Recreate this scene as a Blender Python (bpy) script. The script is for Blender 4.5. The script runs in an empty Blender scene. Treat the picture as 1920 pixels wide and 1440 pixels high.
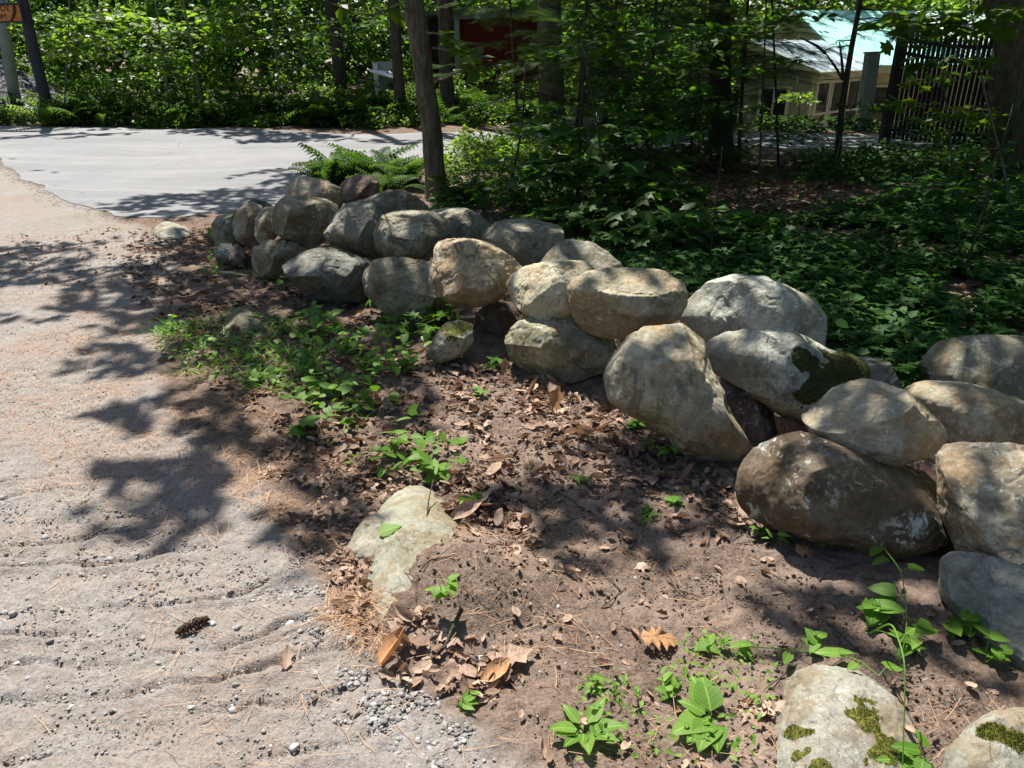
import bpy, math, random
import numpy as np
S = bpy.context.scene
C = S.collection
rng = np.random.default_rng(11)
PI = math.pi

# ------------------------------------------------------------------ camera, light, exposure
TH = math.radians(23.5); FX = 1450.0; CH = 1.6
cd = bpy.data.cameras.new('camera'); cam = bpy.data.objects.new('camera', cd); C.objects.link(cam)
cam.location = (0, 0, CH); cam.rotation_euler = (PI/2-TH, 0, 0)
cd.sensor_width = 36; cd.lens = FX/1920*36; cd.clip_start = .05; cd.clip_end = 400
S.camera = cam
EL = math.radians(62); AZ = math.radians(25)          # sun ahead and to the left
SUN = np.array([-math.sin(AZ)*math.cos(EL), math.cos(AZ)*math.cos(EL), math.sin(EL)])
w = bpy.data.worlds.new('World'); S.world = w; w.use_nodes = True
nt = w.node_tree; sky = nt.nodes.new('ShaderNodeTexSky'); sky.sky_type = 'NISHITA'; sky.sun_disc = False
sky.sun_elevation = EL; sky.sun_rotation = -AZ
bg = nt.nodes['Background']; bg.inputs[1].default_value = .08; nt.links.new(sky.outputs[0], bg.inputs[0])
sd = bpy.data.lights.new('sun', 'SUN'); sd.energy = 5.0; sd.angle = math.radians(.53); sd.color = (1, .955, .88)
so = bpy.data.objects.new('sun', sd); C.objects.link(so)
so.rotation_euler = (PI/2-EL, 0, AZ+PI)
so.location = (-3, 6, 12)
S.view_settings.view_transform = 'Standard'; S.view_settings.look = 'None'
S.view_settings.exposure = 1.15; S.view_settings.gamma = 1
S.cycles.max_bounces = 6; S.cycles.diffuse_bounces = 3; S.cycles.transmission_bounces = 4; S.cycles.glossy_bounces = 2
S.cycles.sample_clamp_indirect = 4

# ------------------------------------------------------------------ pixel helpers
sT, cT = math.sin(TH), math.cos(TH)
def ray(px, py):
    u = (px-960)/FX; t = (py-720)/FX
    return np.array([u, cT-t*sT, -sT-t*cT])
def at(px, py, z=0.):
    r = ray(px, py); k = (z-CH)/r[2]; return np.array([0, 0, CH])+r*k
def atY(px, py, Y):
    r = ray(px, py); return np.array([0, 0, CH])+r*(Y/r[1])
def atZ(px, py, Z): return np.array([0, 0, CH])+ray(px, py)*Z

# ------------------------------------------------------------------ noise
def _h(ix, iy, iz, s):
    n = (ix*374761393+iy*668265263+iz*1103515245+s*974711) & 0xffffffff
    n = ((n ^ (n >> 13))*1274126177) & 0xffffffff
    return ((n ^ (n >> 16)) & 0xffff)/32767.5-1
def noise(P, s=0):
    I = np.floor(P).astype(np.int64); f = P-I; f = f*f*f*(f*(f*6-15)+10)
    x, y = f[:, 0], f[:, 1]; ix, iy = I[:, 0], I[:, 1]
    def pl(iz):
        a = _h(ix, iy, iz, s)*(1-x)+_h(ix+1, iy, iz, s)*x
        b = _h(ix, iy+1, iz, s)*(1-x)+_h(ix+1, iy+1, iz, s)*x
        return a*(1-y)+b*y
    if P.shape[1] == 2: return pl(np.zeros_like(ix))
    z = f[:, 2]; return pl(I[:, 2])*(1-z)+pl(I[:, 2]+1)*z
def fbm(P, s=0, o=4, g=.5):
    r = np.zeros(len(P)); a = 1.
    for k in range(o):
        r += a*noise(P*2.03**k+17.3*k, s+k); a *= g
    return r
def sm(x): x = np.clip(x, 0, 1); return x*x*(3-2*x)

def inpoly(P, poly):
    poly = np.asarray(poly, float); x, y = P[:, 0], P[:, 1]; r = np.zeros(len(P), bool)
    j = len(poly)-1
    for i in range(len(poly)):
        xi, yi = poly[i]; xj, yj = poly[j]
        if yi != yj:
            c = ((yi > y) != (yj > y)) & (x < (xj-xi)*(y-yi)/(yj-yi)+xi); r ^= c
        j = i
    return r
def gpoly(pts, z=0.): return [at(a, b, z)[:2] for a, b in pts]
def softpoly(P, poly, f):
    """1 inside, falling to 0 over distance f outside"""
    poly = np.asarray(poly, float); ins = inpoly(P, poly); d = np.full(len(P), 1e9)
    for i in range(len(poly)):
        a = poly[i-1]; b = poly[i]; ab = b-a; L = max((ab**2).sum(), 1e-9)
        t = np.clip(((P-a)@ab)/L, 0, 1)
        d = np.minimum(d, np.hypot(P[:, 0]-a[0]-t*ab[0], P[:, 1]-a[1]-t*ab[1]))
    sd_ = np.where(ins, -d, d)
    return sm(.5-sd_/(2*f))

# ------------------------------------------------------------------ mesh / object helpers
def mk(name, V, F, mat, parent=None, attrs=None, smooth=True, loc=None):
    V = np.asarray(V, np.float32); F = np.asarray(F, np.int32)
    if loc is not None: V = V-np.asarray(loc, np.float32)
    me = bpy.data.meshes.new(name); k = F.shape[1]
    me.vertices.add(len(V)); me.vertices.foreach_set('co', V.ravel())
    me.loops.add(F.size); me.loops.foreach_set('vertex_index', F.ravel())
    me.polygons.add(len(F)); me.polygons.foreach_set('loop_start', np.arange(0, F.size, k, dtype=np.int32))
    me.polygons.foreach_set('use_smooth', np.full(len(F), smooth))
    me.update(calc_edges=True)
    for n, a in (attrs or {}).items():
        a = np.asarray(a, np.float32)
        if a.ndim == 1:
            at_ = me.attributes.new(n, 'FLOAT', 'POINT'); at_.data.foreach_set('value', a)
        else:
            at_ = me.attributes.new(n, 'FLOAT_VECTOR', 'POINT'); at_.data.foreach_set('vector', a.ravel())
    if mat: me.materials.append(mat)
    o = bpy.data.objects.new(name, me); C.objects.link(o)
    if loc is not None: o.location = [float(v) for v in loc]
    if parent is not None: o.parent = parent
    return o
def tag(o, label=None, cat=None, group=None, kind=None):
    if label: o['label'] = label
    if cat: o['category'] = cat
    if group: o['group'] = group
    if kind: o['kind'] = kind
    return o
def empty(name, loc, label, cat, group=None):
    o = bpy.data.objects.new(name, None); C.objects.link(o); o.location = [float(v) for v in loc]
    o.empty_display_size = .1
    return tag(o, label, cat, group)
class MB:
    """collects quads/tris into one mesh"""
    def __init__(s): s.V = []; s.F = []; s.n = 0
    def add(s, V, F):
        V = np.asarray(V, float); F = np.asarray(F, int)
        if F.shape[1] == 3: F = np.c_[F, F[:, 2]]
        s.V.append(V); s.F.append(F+s.n); s.n += len(V)
    def box(s, c, e, R=None):
        c = np.asarray(c, float); e = np.asarray(e, float)/2
        v = np.array([[x, y, z] for x in (-1, 1) for y in (-1, 1) for z in (-1, 1)])*e
        if R is not None: v = v@np.asarray(R).T
        s.add(v+c, [[0, 1, 3, 2], [4, 6, 7, 5], [0, 4, 5, 1], [2, 3, 7, 6], [0, 2, 6, 4], [1, 5, 7, 3]])
    def bar(s, a, b, wd, th=None):
        a = np.asarray(a, float); b = np.asarray(b, float); d = b-a; L = np.linalg.norm(d); d /= L
        r = np.cross(d, [0, 0, 1.]) if abs(d[2]) < .95 else np.cross(d, [0, 1., 0]); r /= np.linalg.norm(r); n = np.cross(r, d)
        s.box((a+b)/2, (wd, L, th or wd), np.c_[r, d, n])
    def tube(s, P, R, k=8, cap=True):
        V, F = tube(P, R, k); s.add(V, F)
    def build(s, name, mat, parent=None, loc=None, smooth=False):
        V = np.concatenate(s.V); F = np.concatenate(s.F)
        me = bpy.data.meshes.new(name)
        if loc is not None: V = V-np.asarray(loc)
        elif parent is not None: V = V-np.array(parent.location)
        fl = []
        for f in F.tolist():
            fl.append(f if f[2] != f[3] else f[:3])
        me.from_pydata(V.tolist(), [], fl); me.update()
        if smooth: me.polygons.foreach_set('use_smooth', [True]*len(me.polygons))
        me.materials.append(mat)
        o = bpy.data.objects.new(name, me); C.objects.link(o)
        if loc is not None: o.location = [float(v) for v in loc]
        if parent is not None: o.parent = parent
        return o
def tube(P, R, k=8):
    P = np.asarray(P, float); R = np.asarray(R, float)*np.ones(len(P)); n = len(P)
    T = np.gradient(P, axis=0); T /= np.linalg.norm(T, axis=1)[:, None]
    ref = np.array([1., 0, 0]) if abs(T[:, 0]).mean() < .8 else np.array([0, 1., 0])
    A = np.cross(T, ref); A /= np.linalg.norm(A, axis=1)[:, None]; B = np.cross(T, A)
    an = np.linspace(0, 2*PI, k, endpoint=False)
    V = P[:, None]+R[:, None, None]*(np.cos(an)[None, :, None]*A[:, None]+np.sin(an)[None, :, None]*B[:, None])
    i = np.arange(n-1)[:, None]*k; j = np.arange(k)[None]; j2 = (j+1) % k
    F = np.stack([i+j, i+j2, i+k+j2, i+k+j], -1).reshape(-1, 4)
    V = V.reshape(-1, 3); V = np.vstack([V, P[-1], P[0]]); e = len(V)
    jj = np.arange(k); j2 = (jj+1) % k; o = (n-1)*k
    F = np.vstack([F, np.c_[o+jj, o+j2, np.full(k, e-2), np.full(k, e-2)], np.c_[j2, jj, np.full(k, e-1), np.full(k, e-1)]])
    return V, F

# ------------------------------------------------------------------ node helpers
class N:
    def __init__(s, name):
        s.m = bpy.data.materials.new(name); s.m.use_nodes = True; s.t = s.m.node_tree
        s.b = s.t.nodes['Principled BSDF']; s.o = s.t.nodes['Material Output']
    def n(s, ty, **k):
        nd = s.t.nodes.new('ShaderNode'+ty)
        for a, b in k.items():
            if a[0] == 'i' and a[1:].isdigit(): s.set(nd.inputs[int(a[1:])], b)
            elif a.startswith('in_'): s.set(nd.inputs[a[3:].replace('_', ' ')], b)
            else: setattr(nd, a, b)
        return nd
    def set(s, inp, v):
        if isinstance(v, bpy.types.NodeSocket): s.t.links.new(v, inp)
        elif isinstance(v, tuple) and len(v) == 3 and inp.type == 'RGBA': inp.default_value = (*v, 1)
        else: inp.default_value = v
    def attr(s, n, out='Fac'): return s.n('Attribute', attribute_name=n).outputs[out]
    def obj(s): return s.n('TexCoord').outputs['Object']
    def noise(s, v, sc, det=4, rough=.55, dist=0.): return s.n('TexNoise', in_Vector=v, in_Scale=sc, in_Detail=det, in_Roughness=rough, in_Distortion=dist).outputs['Fac']
    def vor(s, v, sc, feat='F1', out='Distance', rand=1.): return s.n('TexVoronoi', in_Vector=v, in_Scale=sc, feature=feat, in_Randomness=rand).outputs[out]
    def rng(s, v, a, b, c=0., d=1.): return s.n('MapRange', i0=v, i1=a, i2=b, i3=c, i4=d).outputs[0]
    def mix(s, f, a, b, mode='MIX'):
        nd = s.n('Mix', data_type='RGBA', blend_type=mode); s.set(nd.inputs[0], f); s.set(nd.inputs[6], a); s.set(nd.inputs[7], b); return nd.outputs[2]
    def math(s, op, a, b=0., c=0.): return s.n('Math', operation=op, i0=a, i1=b, i2=c).outputs[0]
    def mul(s, a, b): return s.math('MULTIPLY', a, b)
    def add(s, a, b): return s.math('ADD', a, b)
    def bump(s, h, st, d, nrm=None):
        nd = s.n('Bump', in_Height=h, in_Strength=st, in_Distance=d)
        if nrm is not None: s.set(nd.inputs['Normal'], nrm)
        return nd.outputs[0]
    def fin(s, col, rough=.8, bump=None, spec=.3):
        s.set(s.b.inputs['Base Color'], col); s.set(s.b.inputs['Roughness'], rough); s.b.inputs['Specular IOR Level'].default_value = spec
        if bump is not None: s.set(s.b.inputs['Normal'], bump)
        return s.m

def flat_mat(name, col, rough=.7, spec=.3, metal=0., nz=.15, sc=6):
    m = N(name); v = m.obj(); f = m.noise(v, sc, 5, .6)
    c = m.mix(m.rng(f, .3, .7), tuple(x*(1-nz) for x in col), tuple(min(1, x*(1+nz)) for x in col))
    m.b.inputs['Metallic'].default_value = metal
    return m.fin(c, rough, m.bump(f, .15, .01), spec)

def leaf_mat(name, a, b, tr=.4, rough=.45, spec=.35, vein=0., back=1.5):
    m = N(name); r = m.attr('rnd'); uv = m.attr('luv', 'Vector')
    c = m.mix(r, a, b)
    n2 = m.noise(m.obj(), 18, 3); c = m.mix(m.rng(n2, .35, .65, 0, .35), c, tuple(x*.6 for x in a))
    if vein:
        sx = m.n('SeparateXYZ', i0=uv); ay = m.math('ABSOLUTE', sx.outputs[1])
        mid = m.rng(ay, 0., .03, 1., 0.)
        wv = m.math('FRACT', m.mul(m.math('SUBTRACT', sx.outputs[0], m.mul(ay, .8)), 7.)); vv = m.rng(wv, 0., .14, .55, 0.)
        c = m.mix(m.mul(m.math('MAXIMUM', mid, vv), vein), c, tuple(min(1, x*1.7+.03) for x in b))
    m.set(m.b.inputs['Base Color'], c); m.b.inputs['Roughness'].default_value = rough; m.b.inputs['Specular IOR Level'].default_value = spec
    t = m.n('BsdfTranslucent'); m.set(t.inputs[0], m.mix(1., c, (back*.95, back, back*.35), 'MULTIPLY'))
    mx = m.n('MixShader', i0=tr, i1=m.b.outputs[0], i2=t.outputs[0]); m.t.links.new(mx.outputs[0], m.o.inputs[0])
    return m.m

# ------------------------------------------------------------------ leaf templates and scatter
def mirror(half, mid):
    """half: list of (x,y,z) outline points, mid: midrib points"""
    nm = len(mid); V = list(mid)+list(half)+[(x, -y, z) for x, y, z in half]; return np.array(V, float)
def T_leaf(wd=.26, fold=.06, droop=.14):
    V = mirror([(.28, wd*.92, fold), (.62, wd*.85, fold*.6)], [(0, 0, 0), (.3, 0, 0), (.65, 0, -droop*.35), (1, 0, -droop)])
    F = [(0, 1, 4), (1, 2, 5), (1, 5, 4), (2, 3, 5), (0, 6, 1), (1, 7, 2), (1, 6, 7), (2, 7, 3)]
    return V, np.array(F)
def T_fine(wd=.3, fold=.06, droop=.16, heart=0., n=7, tooth=0.):
    xs = np.linspace(0, 1, n); V = []
    for i, x in enumerate(xs):
        y = wd*math.sin(PI*min(1, x**.75*.97+.03))**.8*(1.15-.45*x); y = max(y, .01) if 0 < i < n-1 else .004
        z = -droop*x*x
        xx = x-(heart*(1-x)**6 if i else 0)
        V += [(x, 0, z), (xx-(.09*heart if i == 1 else 0)-tooth*(i % 2), y, z+fold*y/wd+.02*math.sin(5*x)), (xx-(.09*heart if i == 1 else 0)-tooth*(i % 2), -y, z+fold*y/wd-.015*math.sin(6*x))]
    F = []
    for i in range(n-1):
        a = 3*i; b = a+3; F += [(a, b, b+1), (a, b+1, a+1), (a, b+2, b), (a, a+2, b+2)]
    return np.array(V), np.array(F)
def T_star(kind='maple', droop=.12, seed=1):
    if kind == 'maple': out = [(-.02, .12), (.05, .42), (.2, .3), (.42, .62), (.5, .36), (.62, .3), (.6, .12), (1, 0)]
    elif kind == 'five': out = [(-.18, .1), (-.25, .5), (.02, .22), (.45, .62), (.38, .2), (.7, .14), (1, 0)]
    elif kind == 'oak': out = [(.02, .06), (.15, .24), (.25, .1), (.38, .33), (.48, .12), (.6, .36), (.7, .14), (.85, .2), (1, 0)]
    else: out = [(0, .12), (.12, .45), (.5, .5), (.72, .25), (1, 0)]
    pts = [(0, 0)]+out+[(x, -y) for x, y in out[-2::-1]]
    r = np.random.default_rng(seed)
    V = [(.3, 0, .02)]+[(x, y, -droop*(x*x+1.4*y*y)+r.normal(0, .02)) for x, y in pts]
    F = [(0, i, i % len(pts)+1) for i in range(1, len(pts)+1)]
    return np.array(V), np.array(F)
def T_curl(seed, kind='oval', curl=.8):
    """dead leaf, rolled and crumpled"""
    r = np.random.default_rng(seed); nx, ny = 6, 5; V = []
    for i in range(nx):
        x = i/(nx-1); h = .3*math.sin(PI*min(1, x*.92+.06))**.7
        if kind == 'oak': h *= (1.25 if i % 2 else .6)
        for j in range(ny):
            y = (j/(ny-1)*2-1); a = curl*y
            V.append((x+r.normal(0, .015), h*math.sin(a)/max(curl, .1)*1.0, h*(1-math.cos(a))*1.1+.18*(x-.5)**2*curl+r.normal(0, .02)))
    F = []
    for i in range(nx-1):
        for j in range(ny-1):
            a = i*ny+j; F += [(a, a+ny, a+ny+1), (a, a+ny+1, a+1)]
    return np.array(V), np.array(F)
def T_strip(wd=.012, bend=.15, n=2):
    V = []; F = []
    for i in range(n+1):
        x = i/n; V += [(x, wd/2+bend*x*x, .0), (x, -wd/2+bend*x*x, .0)]
    for i in range(n): a = 2*i; F += [(a, a+2, a+3), (a, a+3, a+1)]
    return np.array(V), np.array(F)
def T_blade(wd=.06, droop=.5, n=4):
    V = []; F = []
    for i in range(n+1):
        x = i/n; ww = wd*(1-x**1.6)+.002; V += [(x, ww/2, -droop*x*x+.02), (x, -ww/2, -droop*x*x+.02)]
    for i in range(n): a = 2*i; F += [(a, a+2, a+3), (a, a+3, a+1)]
    return np.array(V), np.array(F)
def T_frond(n=15, droop=.35, wd=.2):
    V = []; F = []
    for i in range(n):
        x = .1+.9*i/n; L = wd*math.sin(PI*min(1, x*.78+.2))**.8*1.25; z = .25*math.sin(x*1.8)-droop*x*x
        for s in (1, -1):
            k = len(V); V += [(x, 0, z), (x+.03, s*L*.45, z+.02), (x+.055, s*L, z-.05), (x+.05, .0, z), (x+.075, s*L*.4, z+.015)]
            F += [(k, k+1, k+3), (k+1, k+4, k+3), (k+1, k+2, k+4)]
    k = len(V)
    for i in range(6):
        x = i/5; z = .25*math.sin(x*1.8)-droop*x*x; V += [(x, .006, z), (x, -.006, z)]
    for i in range(5): a = k+2*i; F += [(a, a+2, a+3), (a, a+3, a+1)]
    return np.array(V), np.array(F)
def T_spray(seed=1):
    """flat hemlock spray: side twigs fringed with short needles"""
    r = np.random.default_rng(seed); V = []; F = []
    def needle(x, y, dx, dy, L, wd=.011):
        k = len(V); z = -.12*(x*x+y*y)+r.normal(0, .008); n_ = math.hypot(dx, dy); dx /= n_; dy /= n_
        V.extend([(x+dy*wd, y-dx*wd, z), (x-dy*wd, y+dx*wd, z), (x+dx*L, y+dy*L, z-.01)]); F.append((k, k+1, k+2))
    for i in range(10):
        x = i/10
        for s in (1, -1):
            L = (.42-.36*x)*r.uniform(.8, 1.1)
            if L < .08: continue
            n = max(2, int(L/.07))
            for j in range(n):
                t = (j+.5)/n*L; xx = x+t*.6; yy = s*t*.85
                needle(xx, yy, .9, s*.1, .085, .013); needle(xx, yy, .1, s*.9, .085, .013)
            needle(x, 0, .6, s*.85, L*1.1, .004)
    needle(0, 0, 1, 0, 1.05, .01)
    return np.array(V), np.array(F)

def frames(n, tilt=.5, up=(0, 0, 1), head=None):
    """random leaf frames: X heading, N normal near up"""
    Nn = np.asarray(up)+rng.normal(0, tilt, (n, 3)); Nn /= np.linalg.norm(Nn, axis=1)[:, None]
    if head is None: h = rng.normal(0, 1, (n, 3))
    else: h = head+rng.normal(0, .25, (n, 3))
    X = h-(h*Nn).sum(1)[:, None]*Nn; X /= np.linalg.norm(X, axis=1)[:, None]+1e-9
    return X, Nn
def scat(T, P, X, Nn, s, rnd=None):
    V0, F0 = T; n = len(P); P = np.asarray(P); s = np.ones(n)*s
    Y = np.cross(Nn, X)
    V = P[:, None]+s[:, None, None]*(V0[None, :, 0:1]*X[:, None]+V0[None, :, 1:2]*Y[:, None]+V0[None, :, 2:3]*Nn[:, None])
    F = F0[None]+(np.arange(n)*len(V0))[:, None, None]
    if rnd is None: rnd = rng.random(n)
    return V.reshape(-1, 3), F.reshape(-1, 3), np.repeat(rnd, len(V0)), np.tile(V0, (n, 1))
class Cloud:
    def __init__(s): s.L = []
    def add(s, T, P, X, Nn, sc, rnd=None):
        if len(P): s.L.append(scat(T, P, X, Nn, sc, rnd))
        return s
    def build(s, name, mat, parent=None, loc=None, smooth=True):
        o = 0; Fs = []
        for v, f, r, u in s.L: Fs.append(f+o); o += len(v)
        V = np.concatenate([l[0] for l in s.L]); R = np.concatenate([l[2] for l in s.L]); U = np.concatenate([l[3] for l in s.L])
        if parent is not None and loc is None: V = V-np.array(parent.location)
        ob = mk(name, V, np.concatenate(Fs), mat, None, {'rnd': R, 'luv': U}, smooth, loc)
        if parent is not None: ob.parent = parent
        return ob

# ------------------------------------------------------------------ terrain height
DRIVE = gpoly([(-400, 330), (0, 300), (60, 345), (130, 378), (205, 408), (330, 440), (330, 520), (290, 620), (300, 760), (420, 860), (560, 1000), (640, 1130), (700, 1240), (820, 1330), (950, 1440), (1000, 1560), (-900, 1560)])
SOIL = gpoly([(830, 700), (960, 690), (1130, 745), (1200, 800), (1400, 900), (1460, 1010), (1800, 1080), (1870, 1300), (1920, 1440), (1900, 1560), (1040, 1560), (960, 1400), (900, 1290), (760, 1215), (800, 1060), (850, 930), (820, 800)])
TREAD = gpoly([(-300, 900), (0, 880), (180, 900), (330, 1000), (480, 1040), (640, 1180), (760, 1330), (860, 1560), (-600, 1560)])
MOUND = [(at(872, 1100)[:2], .22, .12), (at(1700, 1380)[:2], .3, .05), (at(1250, 1180)[:2], .5, -.02), (at(920, 640)[:2], .5, .05)]
def gz(x, y):
    x = np.atleast_1d(np.asarray(x, float)); y = np.atleast_1d(np.asarray(y, float)); P = np.c_[x, y]
    z = -1.35*sm((y-17.0)/4)*sm((x-2.5)/3)
    z = z+.05*fbm(P*.35, 3, 2)*sm((y-2)/6)
    for c, r, h in MOUND:
        z = z+h*np.exp(-((x-c[0])**2+(y-c[1])**2)/(r*r))
    z = z+.012*fbm(P*1.6, 5, 2)
    return z
def gz1(x, y): return float(gz(x, y)[0])
def onG(px, py, dz=0.):
    p = at(px, py); z = gz1(p[0], p[1]); p = at(px, py, z); return np.array([p[0], p[1], gz1(p[0], p[1])+dz])
# outline of the road in the photograph
edge = [(-500, 262), (-60, 285), (0, 300), (60, 345), (130, 378), (175, 392), (205, 406), (250, 413), (330, 408), (400, 398), (470, 392), (620, 372), (700, 345), (800, 315), (900, 290), (1000, 281), (1180, 281), (1440, 279), (1640, 280), (1830, 281), (2100, 284), (2600, 300)]
far = [(2600, 262), (2100, 255), (1850, 250), (1440, 249), (1150, 250), (930, 250), (880, 250), (700, 248), (450, 246), (200, 240), (0, 236), (-300, 231), (-900, 229)]
ROADP = [at(x, y)[:2] for x, y in edge+far]
# ------------------------------------------------------------------ ground
def axis(segs):
    a = [segs[0][0]]
    for x0, x1, d0, d1 in segs:
        x = x0
        while x < x1:
            t = (x-x0)/(x1-x0); x += d0+(d1-d0)*t; a.append(min(x, x1))
    return np.unique(np.round(a, 5))
gx = axis([(-60, -14, 3, .6), (-14, -4.5, .4, .05), (-4.5, -1.6, .04, .011), (-1.6, 2.0, .0105, .0105), (2.0, 5, .011, .06), (5, 15, .08, .5), (15, 70, .7, 4)])
gy = axis([(-8, .9, 1, .03), (.9, 3.2, .010, .010), (3.2, 9, .012, .06), (9, 25, .07, .3), (25, 110, .4, 5)])
X, Y = np.meshgrid(gx, gy); P = np.c_[X.ravel(), Y.ravel()]
near = (P[:, 0] > -4.5) & (P[:, 0] < 5) & (P[:, 1] > .8) & (P[:, 1] < 9)
Z = gz(P[:, 0], P[:, 1])
m_dr = softpoly(P, DRIVE, .18); m_so = softpoly(P, SOIL, .2)*(1-m_dr); m_tr = softpoly(P, TREAD, .2)
wob = fbm(P*2.2, 21, 3); m_dr = sm(m_dr*1.6-.3+.35*wob*(m_dr*(1-m_dr)*4)); m_so = sm(m_so*1.6-.3+.35*wob*(m_so*(1-m_so)*4))
Pn = P[near]; d = np.zeros(len(Pn))
# tyre tread furrows of the packed drive
q = Pn@np.array([-.30, .954]); warp = .11*fbm(Pn*1.1, 31, 2)+.03*fbm(Pn*6, 32, 3)
ph = (q+warp)/.135; fr = ph-np.floor(ph); k = np.floor(ph).astype(np.int64)
on = noise(np.c_[Pn@np.array([.954, .30])*2.0, k*3.7], 33)*1.5+.75
d += m_tr[near]*np.clip(on, 0, 1)*(-.027*np.exp(-((fr-.5)/.095)**2)+.011*np.exp(-((fr-.3)/.12)**2))*(.6+.6*np.clip(noise(Pn*7, 91)+.4, 0, 1))
lump = fbm(Pn*9, 41, 3); fine = fbm(Pn*38, 45, 3, .6)
d += (.005*lump+.0045*fine+.002*noise(Pn*95, 93))*m_dr[near]
so = m_so[near]; d += so*(.012*lump+.006*fine+.010*np.clip(fbm(Pn*20, 51, 2)-.5, 0, 1))
li = np.clip(1-m_dr[near]-so, 0, 1); d += li*(.014*lump+.006*fine)
d *= 1-softpoly(Pn, ROADP, .04)
Z[near] += d; Z -= .03*inpoly(P, ROADP)*(softpoly(P, ROADP, .25) > .97)
F = np.arange(len(P)).reshape(X.shape); F = np.stack([F[:-1, :-1], F[:-1, 1:], F[1:, 1:], F[1:, :-1]], -1).reshape(-1, 4)
g = N('ground_mix'); v = g.obj()
n1 = g.noise(v, 2.2, 6, .6); n2 = g.noise(v, 14, 6, .65); n3 = g.noise(v, 90, 5, .7); n4 = g.noise(v, 350, 3, .7)
vr = g.vor(v, 95); vc = g.vor(v, 95, out='Color'); vr2 = g.vor(v, 40); vc2 = g.vor(v, 40, out='Color')
dr = g.mix(g.rng(n2, .3, .7), (.215, .197, .18), (.31, .29, .27)); dr = g.mix(g.rng(n1, .42, .62, 0, .75), dr, (.265, .21, .175))
dr = g.mix(g.mul(g.rng(vr, .28, .1), .8), dr, g.mix(.75, (.42, .40, .38), vc, 'MULTIPLY'))
dr = g.mix(g.rng(n3, .58, .36, 0, .75), dr, (.15, .122, .105))
so_ = g.mix(g.rng(n2, .3, .7), (.13, .092, .070), (.25, .185, .145)); so_ = g.mix(g.rng(n3, .6, .38, 0, .8), so_, (.055, .037, .028))
so_ = g.mix(g.rng(n1, .45, .65, 0, .6), so_, (.29, .22, .175))
li_ = g.mix(g.rng(n2, .35, .65), (.075, .052, .040), (.20, .14, .105)); li_ = g.mix(g.rng(n3, .5, .7, 0, .6), li_, (.26, .19, .14)); li_ = g.mix(g.rng(n3, .45, .3, 0, .8), li_, (.025, .017, .012))
c = g.mix(g.attr('soil'), li_, so_); c = g.mix(g.attr('drive'), c, dr)
h = g.add(g.mul(n3, .5), g.add(g.mul(n2, .6), g.add(g.mul(g.rng(vr, .35, 0.), .25), g.mul(n4, .22))))
gm = g.fin(c, .95, g.bump(h, .9, .014), .12)
ground = mk('ground', np.c_[P, Z], F, gm, None, {'drive': m_dr, 'soil': m_so}, True); tag(ground, kind='structure')

def sheet(name, pts, mat, dz, step=.35, feather=None):
    """a sheet cut from a fine grid that follows the terrain; its rim is cut to the polygon"""
    poly = np.array(pts); lo = poly.min(0); hi = poly.max(0)
    bm = bmesh.new(); vs = [bm.verts.new((x, y, 0)) for x, y in poly]; bm.faces.new(vs)
    bmesh.ops.triangulate(bm, faces=bm.faces[:])
    for k in (0, 1):
        t = lo[k]+step
        while t < hi[k]:
            bmesh.ops.bisect_plane(bm, geom=bm.verts[:]+bm.edges[:]+bm.faces[:], plane_co=(t, t, 0), plane_no=(1-k, k, 0)); t += step*(1+.04*max(0, t))
    co = np.array([v.co[:2] for v in bm.verts]); z = gz(co[:, 0], co[:, 1])+dz
    for v_, zz in zip(bm.verts, z): v_.co.z = zz
    bmesh.ops.recalc_face_normals(bm, faces=bm.faces[:])
    me = bpy.data.meshes.new(name); bm.to_mesh(me); bm.free(); me.materials.append(mat)
    o = bpy.data.objects.new(name, me); C.objects.link(o); return o
import bmesh
a = N('asphalt'); v = a.obj(); n1 = a.noise(v, .5, 4); n2 = a.noise(v, 60, 4, .7); n3 = a.noise(a.n('Mapping', i0=v, in_Scale=(.25, 3., 1)).outputs[0], 1.1, 5, .6)
c = a.mix(a.rng(n1, .35, .65), (.165, .165, .17), (.215, .215, .22)); c = a.mix(a.rng(n3, .5, .7, 0, .55), c, (.28, .278, .27)); c = a.mix(a.rng(n3, .45, .3, 0, .4), c, (.15, .15, .155))
c = a.mix(a.rng(n2, .55, .35, 0, .5), c, (.11, .11, .115))
wp = a.add(a.noise(v, 2.5, 4), 0.); vcr = a.n('TexVoronoi', feature='DISTANCE_TO_EDGE', in_Vector=a.n('Mapping', i0=a.n('MixRGB', i0=.25, i1=v, i2=a.n('TexNoise', in_Vector=v, in_Scale=1.5, in_Detail=5).outputs['Color']).outputs[0]).outputs[0], in_Scale=.55).outputs[0]
c = a.mix(a.mul(a.rng(vcr, .0, .012, 1., 0.), a.mul(a.rng(wp, .45, .55), .5)), c, (.09, .09, .09)); c = a.mix(a.rng(a.noise(v, 7, 5, .7), .6, .7, 0, .5), c, (.27, .245, .21))
asph = a.fin(c, .88, a.bump(n2, .5, .006), .25)
# wavy near edge of the road
ep = [at(x, y)[:2] for x, y in edge]; ee = []
for i in range(len(ep)-1):
    n = max(2, int(np.linalg.norm(ep[i+1]-ep[i])/.045)) if i < 12 else 3
    for j in range(n):
        p = ep[i]+(ep[i+1]-ep[i])*j/n; q = np.array([.3, 1])*.10*fbm(np.array([p])*1.3, 77, 5, .5)[0]; ee.append(p+q)
ee.append(ep[-1]); road = sheet('road', [*ee, *[at(x, y)[:2] for x, y in far]], asph, .006, .3); tag(road, kind='structure')
ROAD = np.array([*ep, *[at(x, y)[:2] for x, y in far]])

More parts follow.
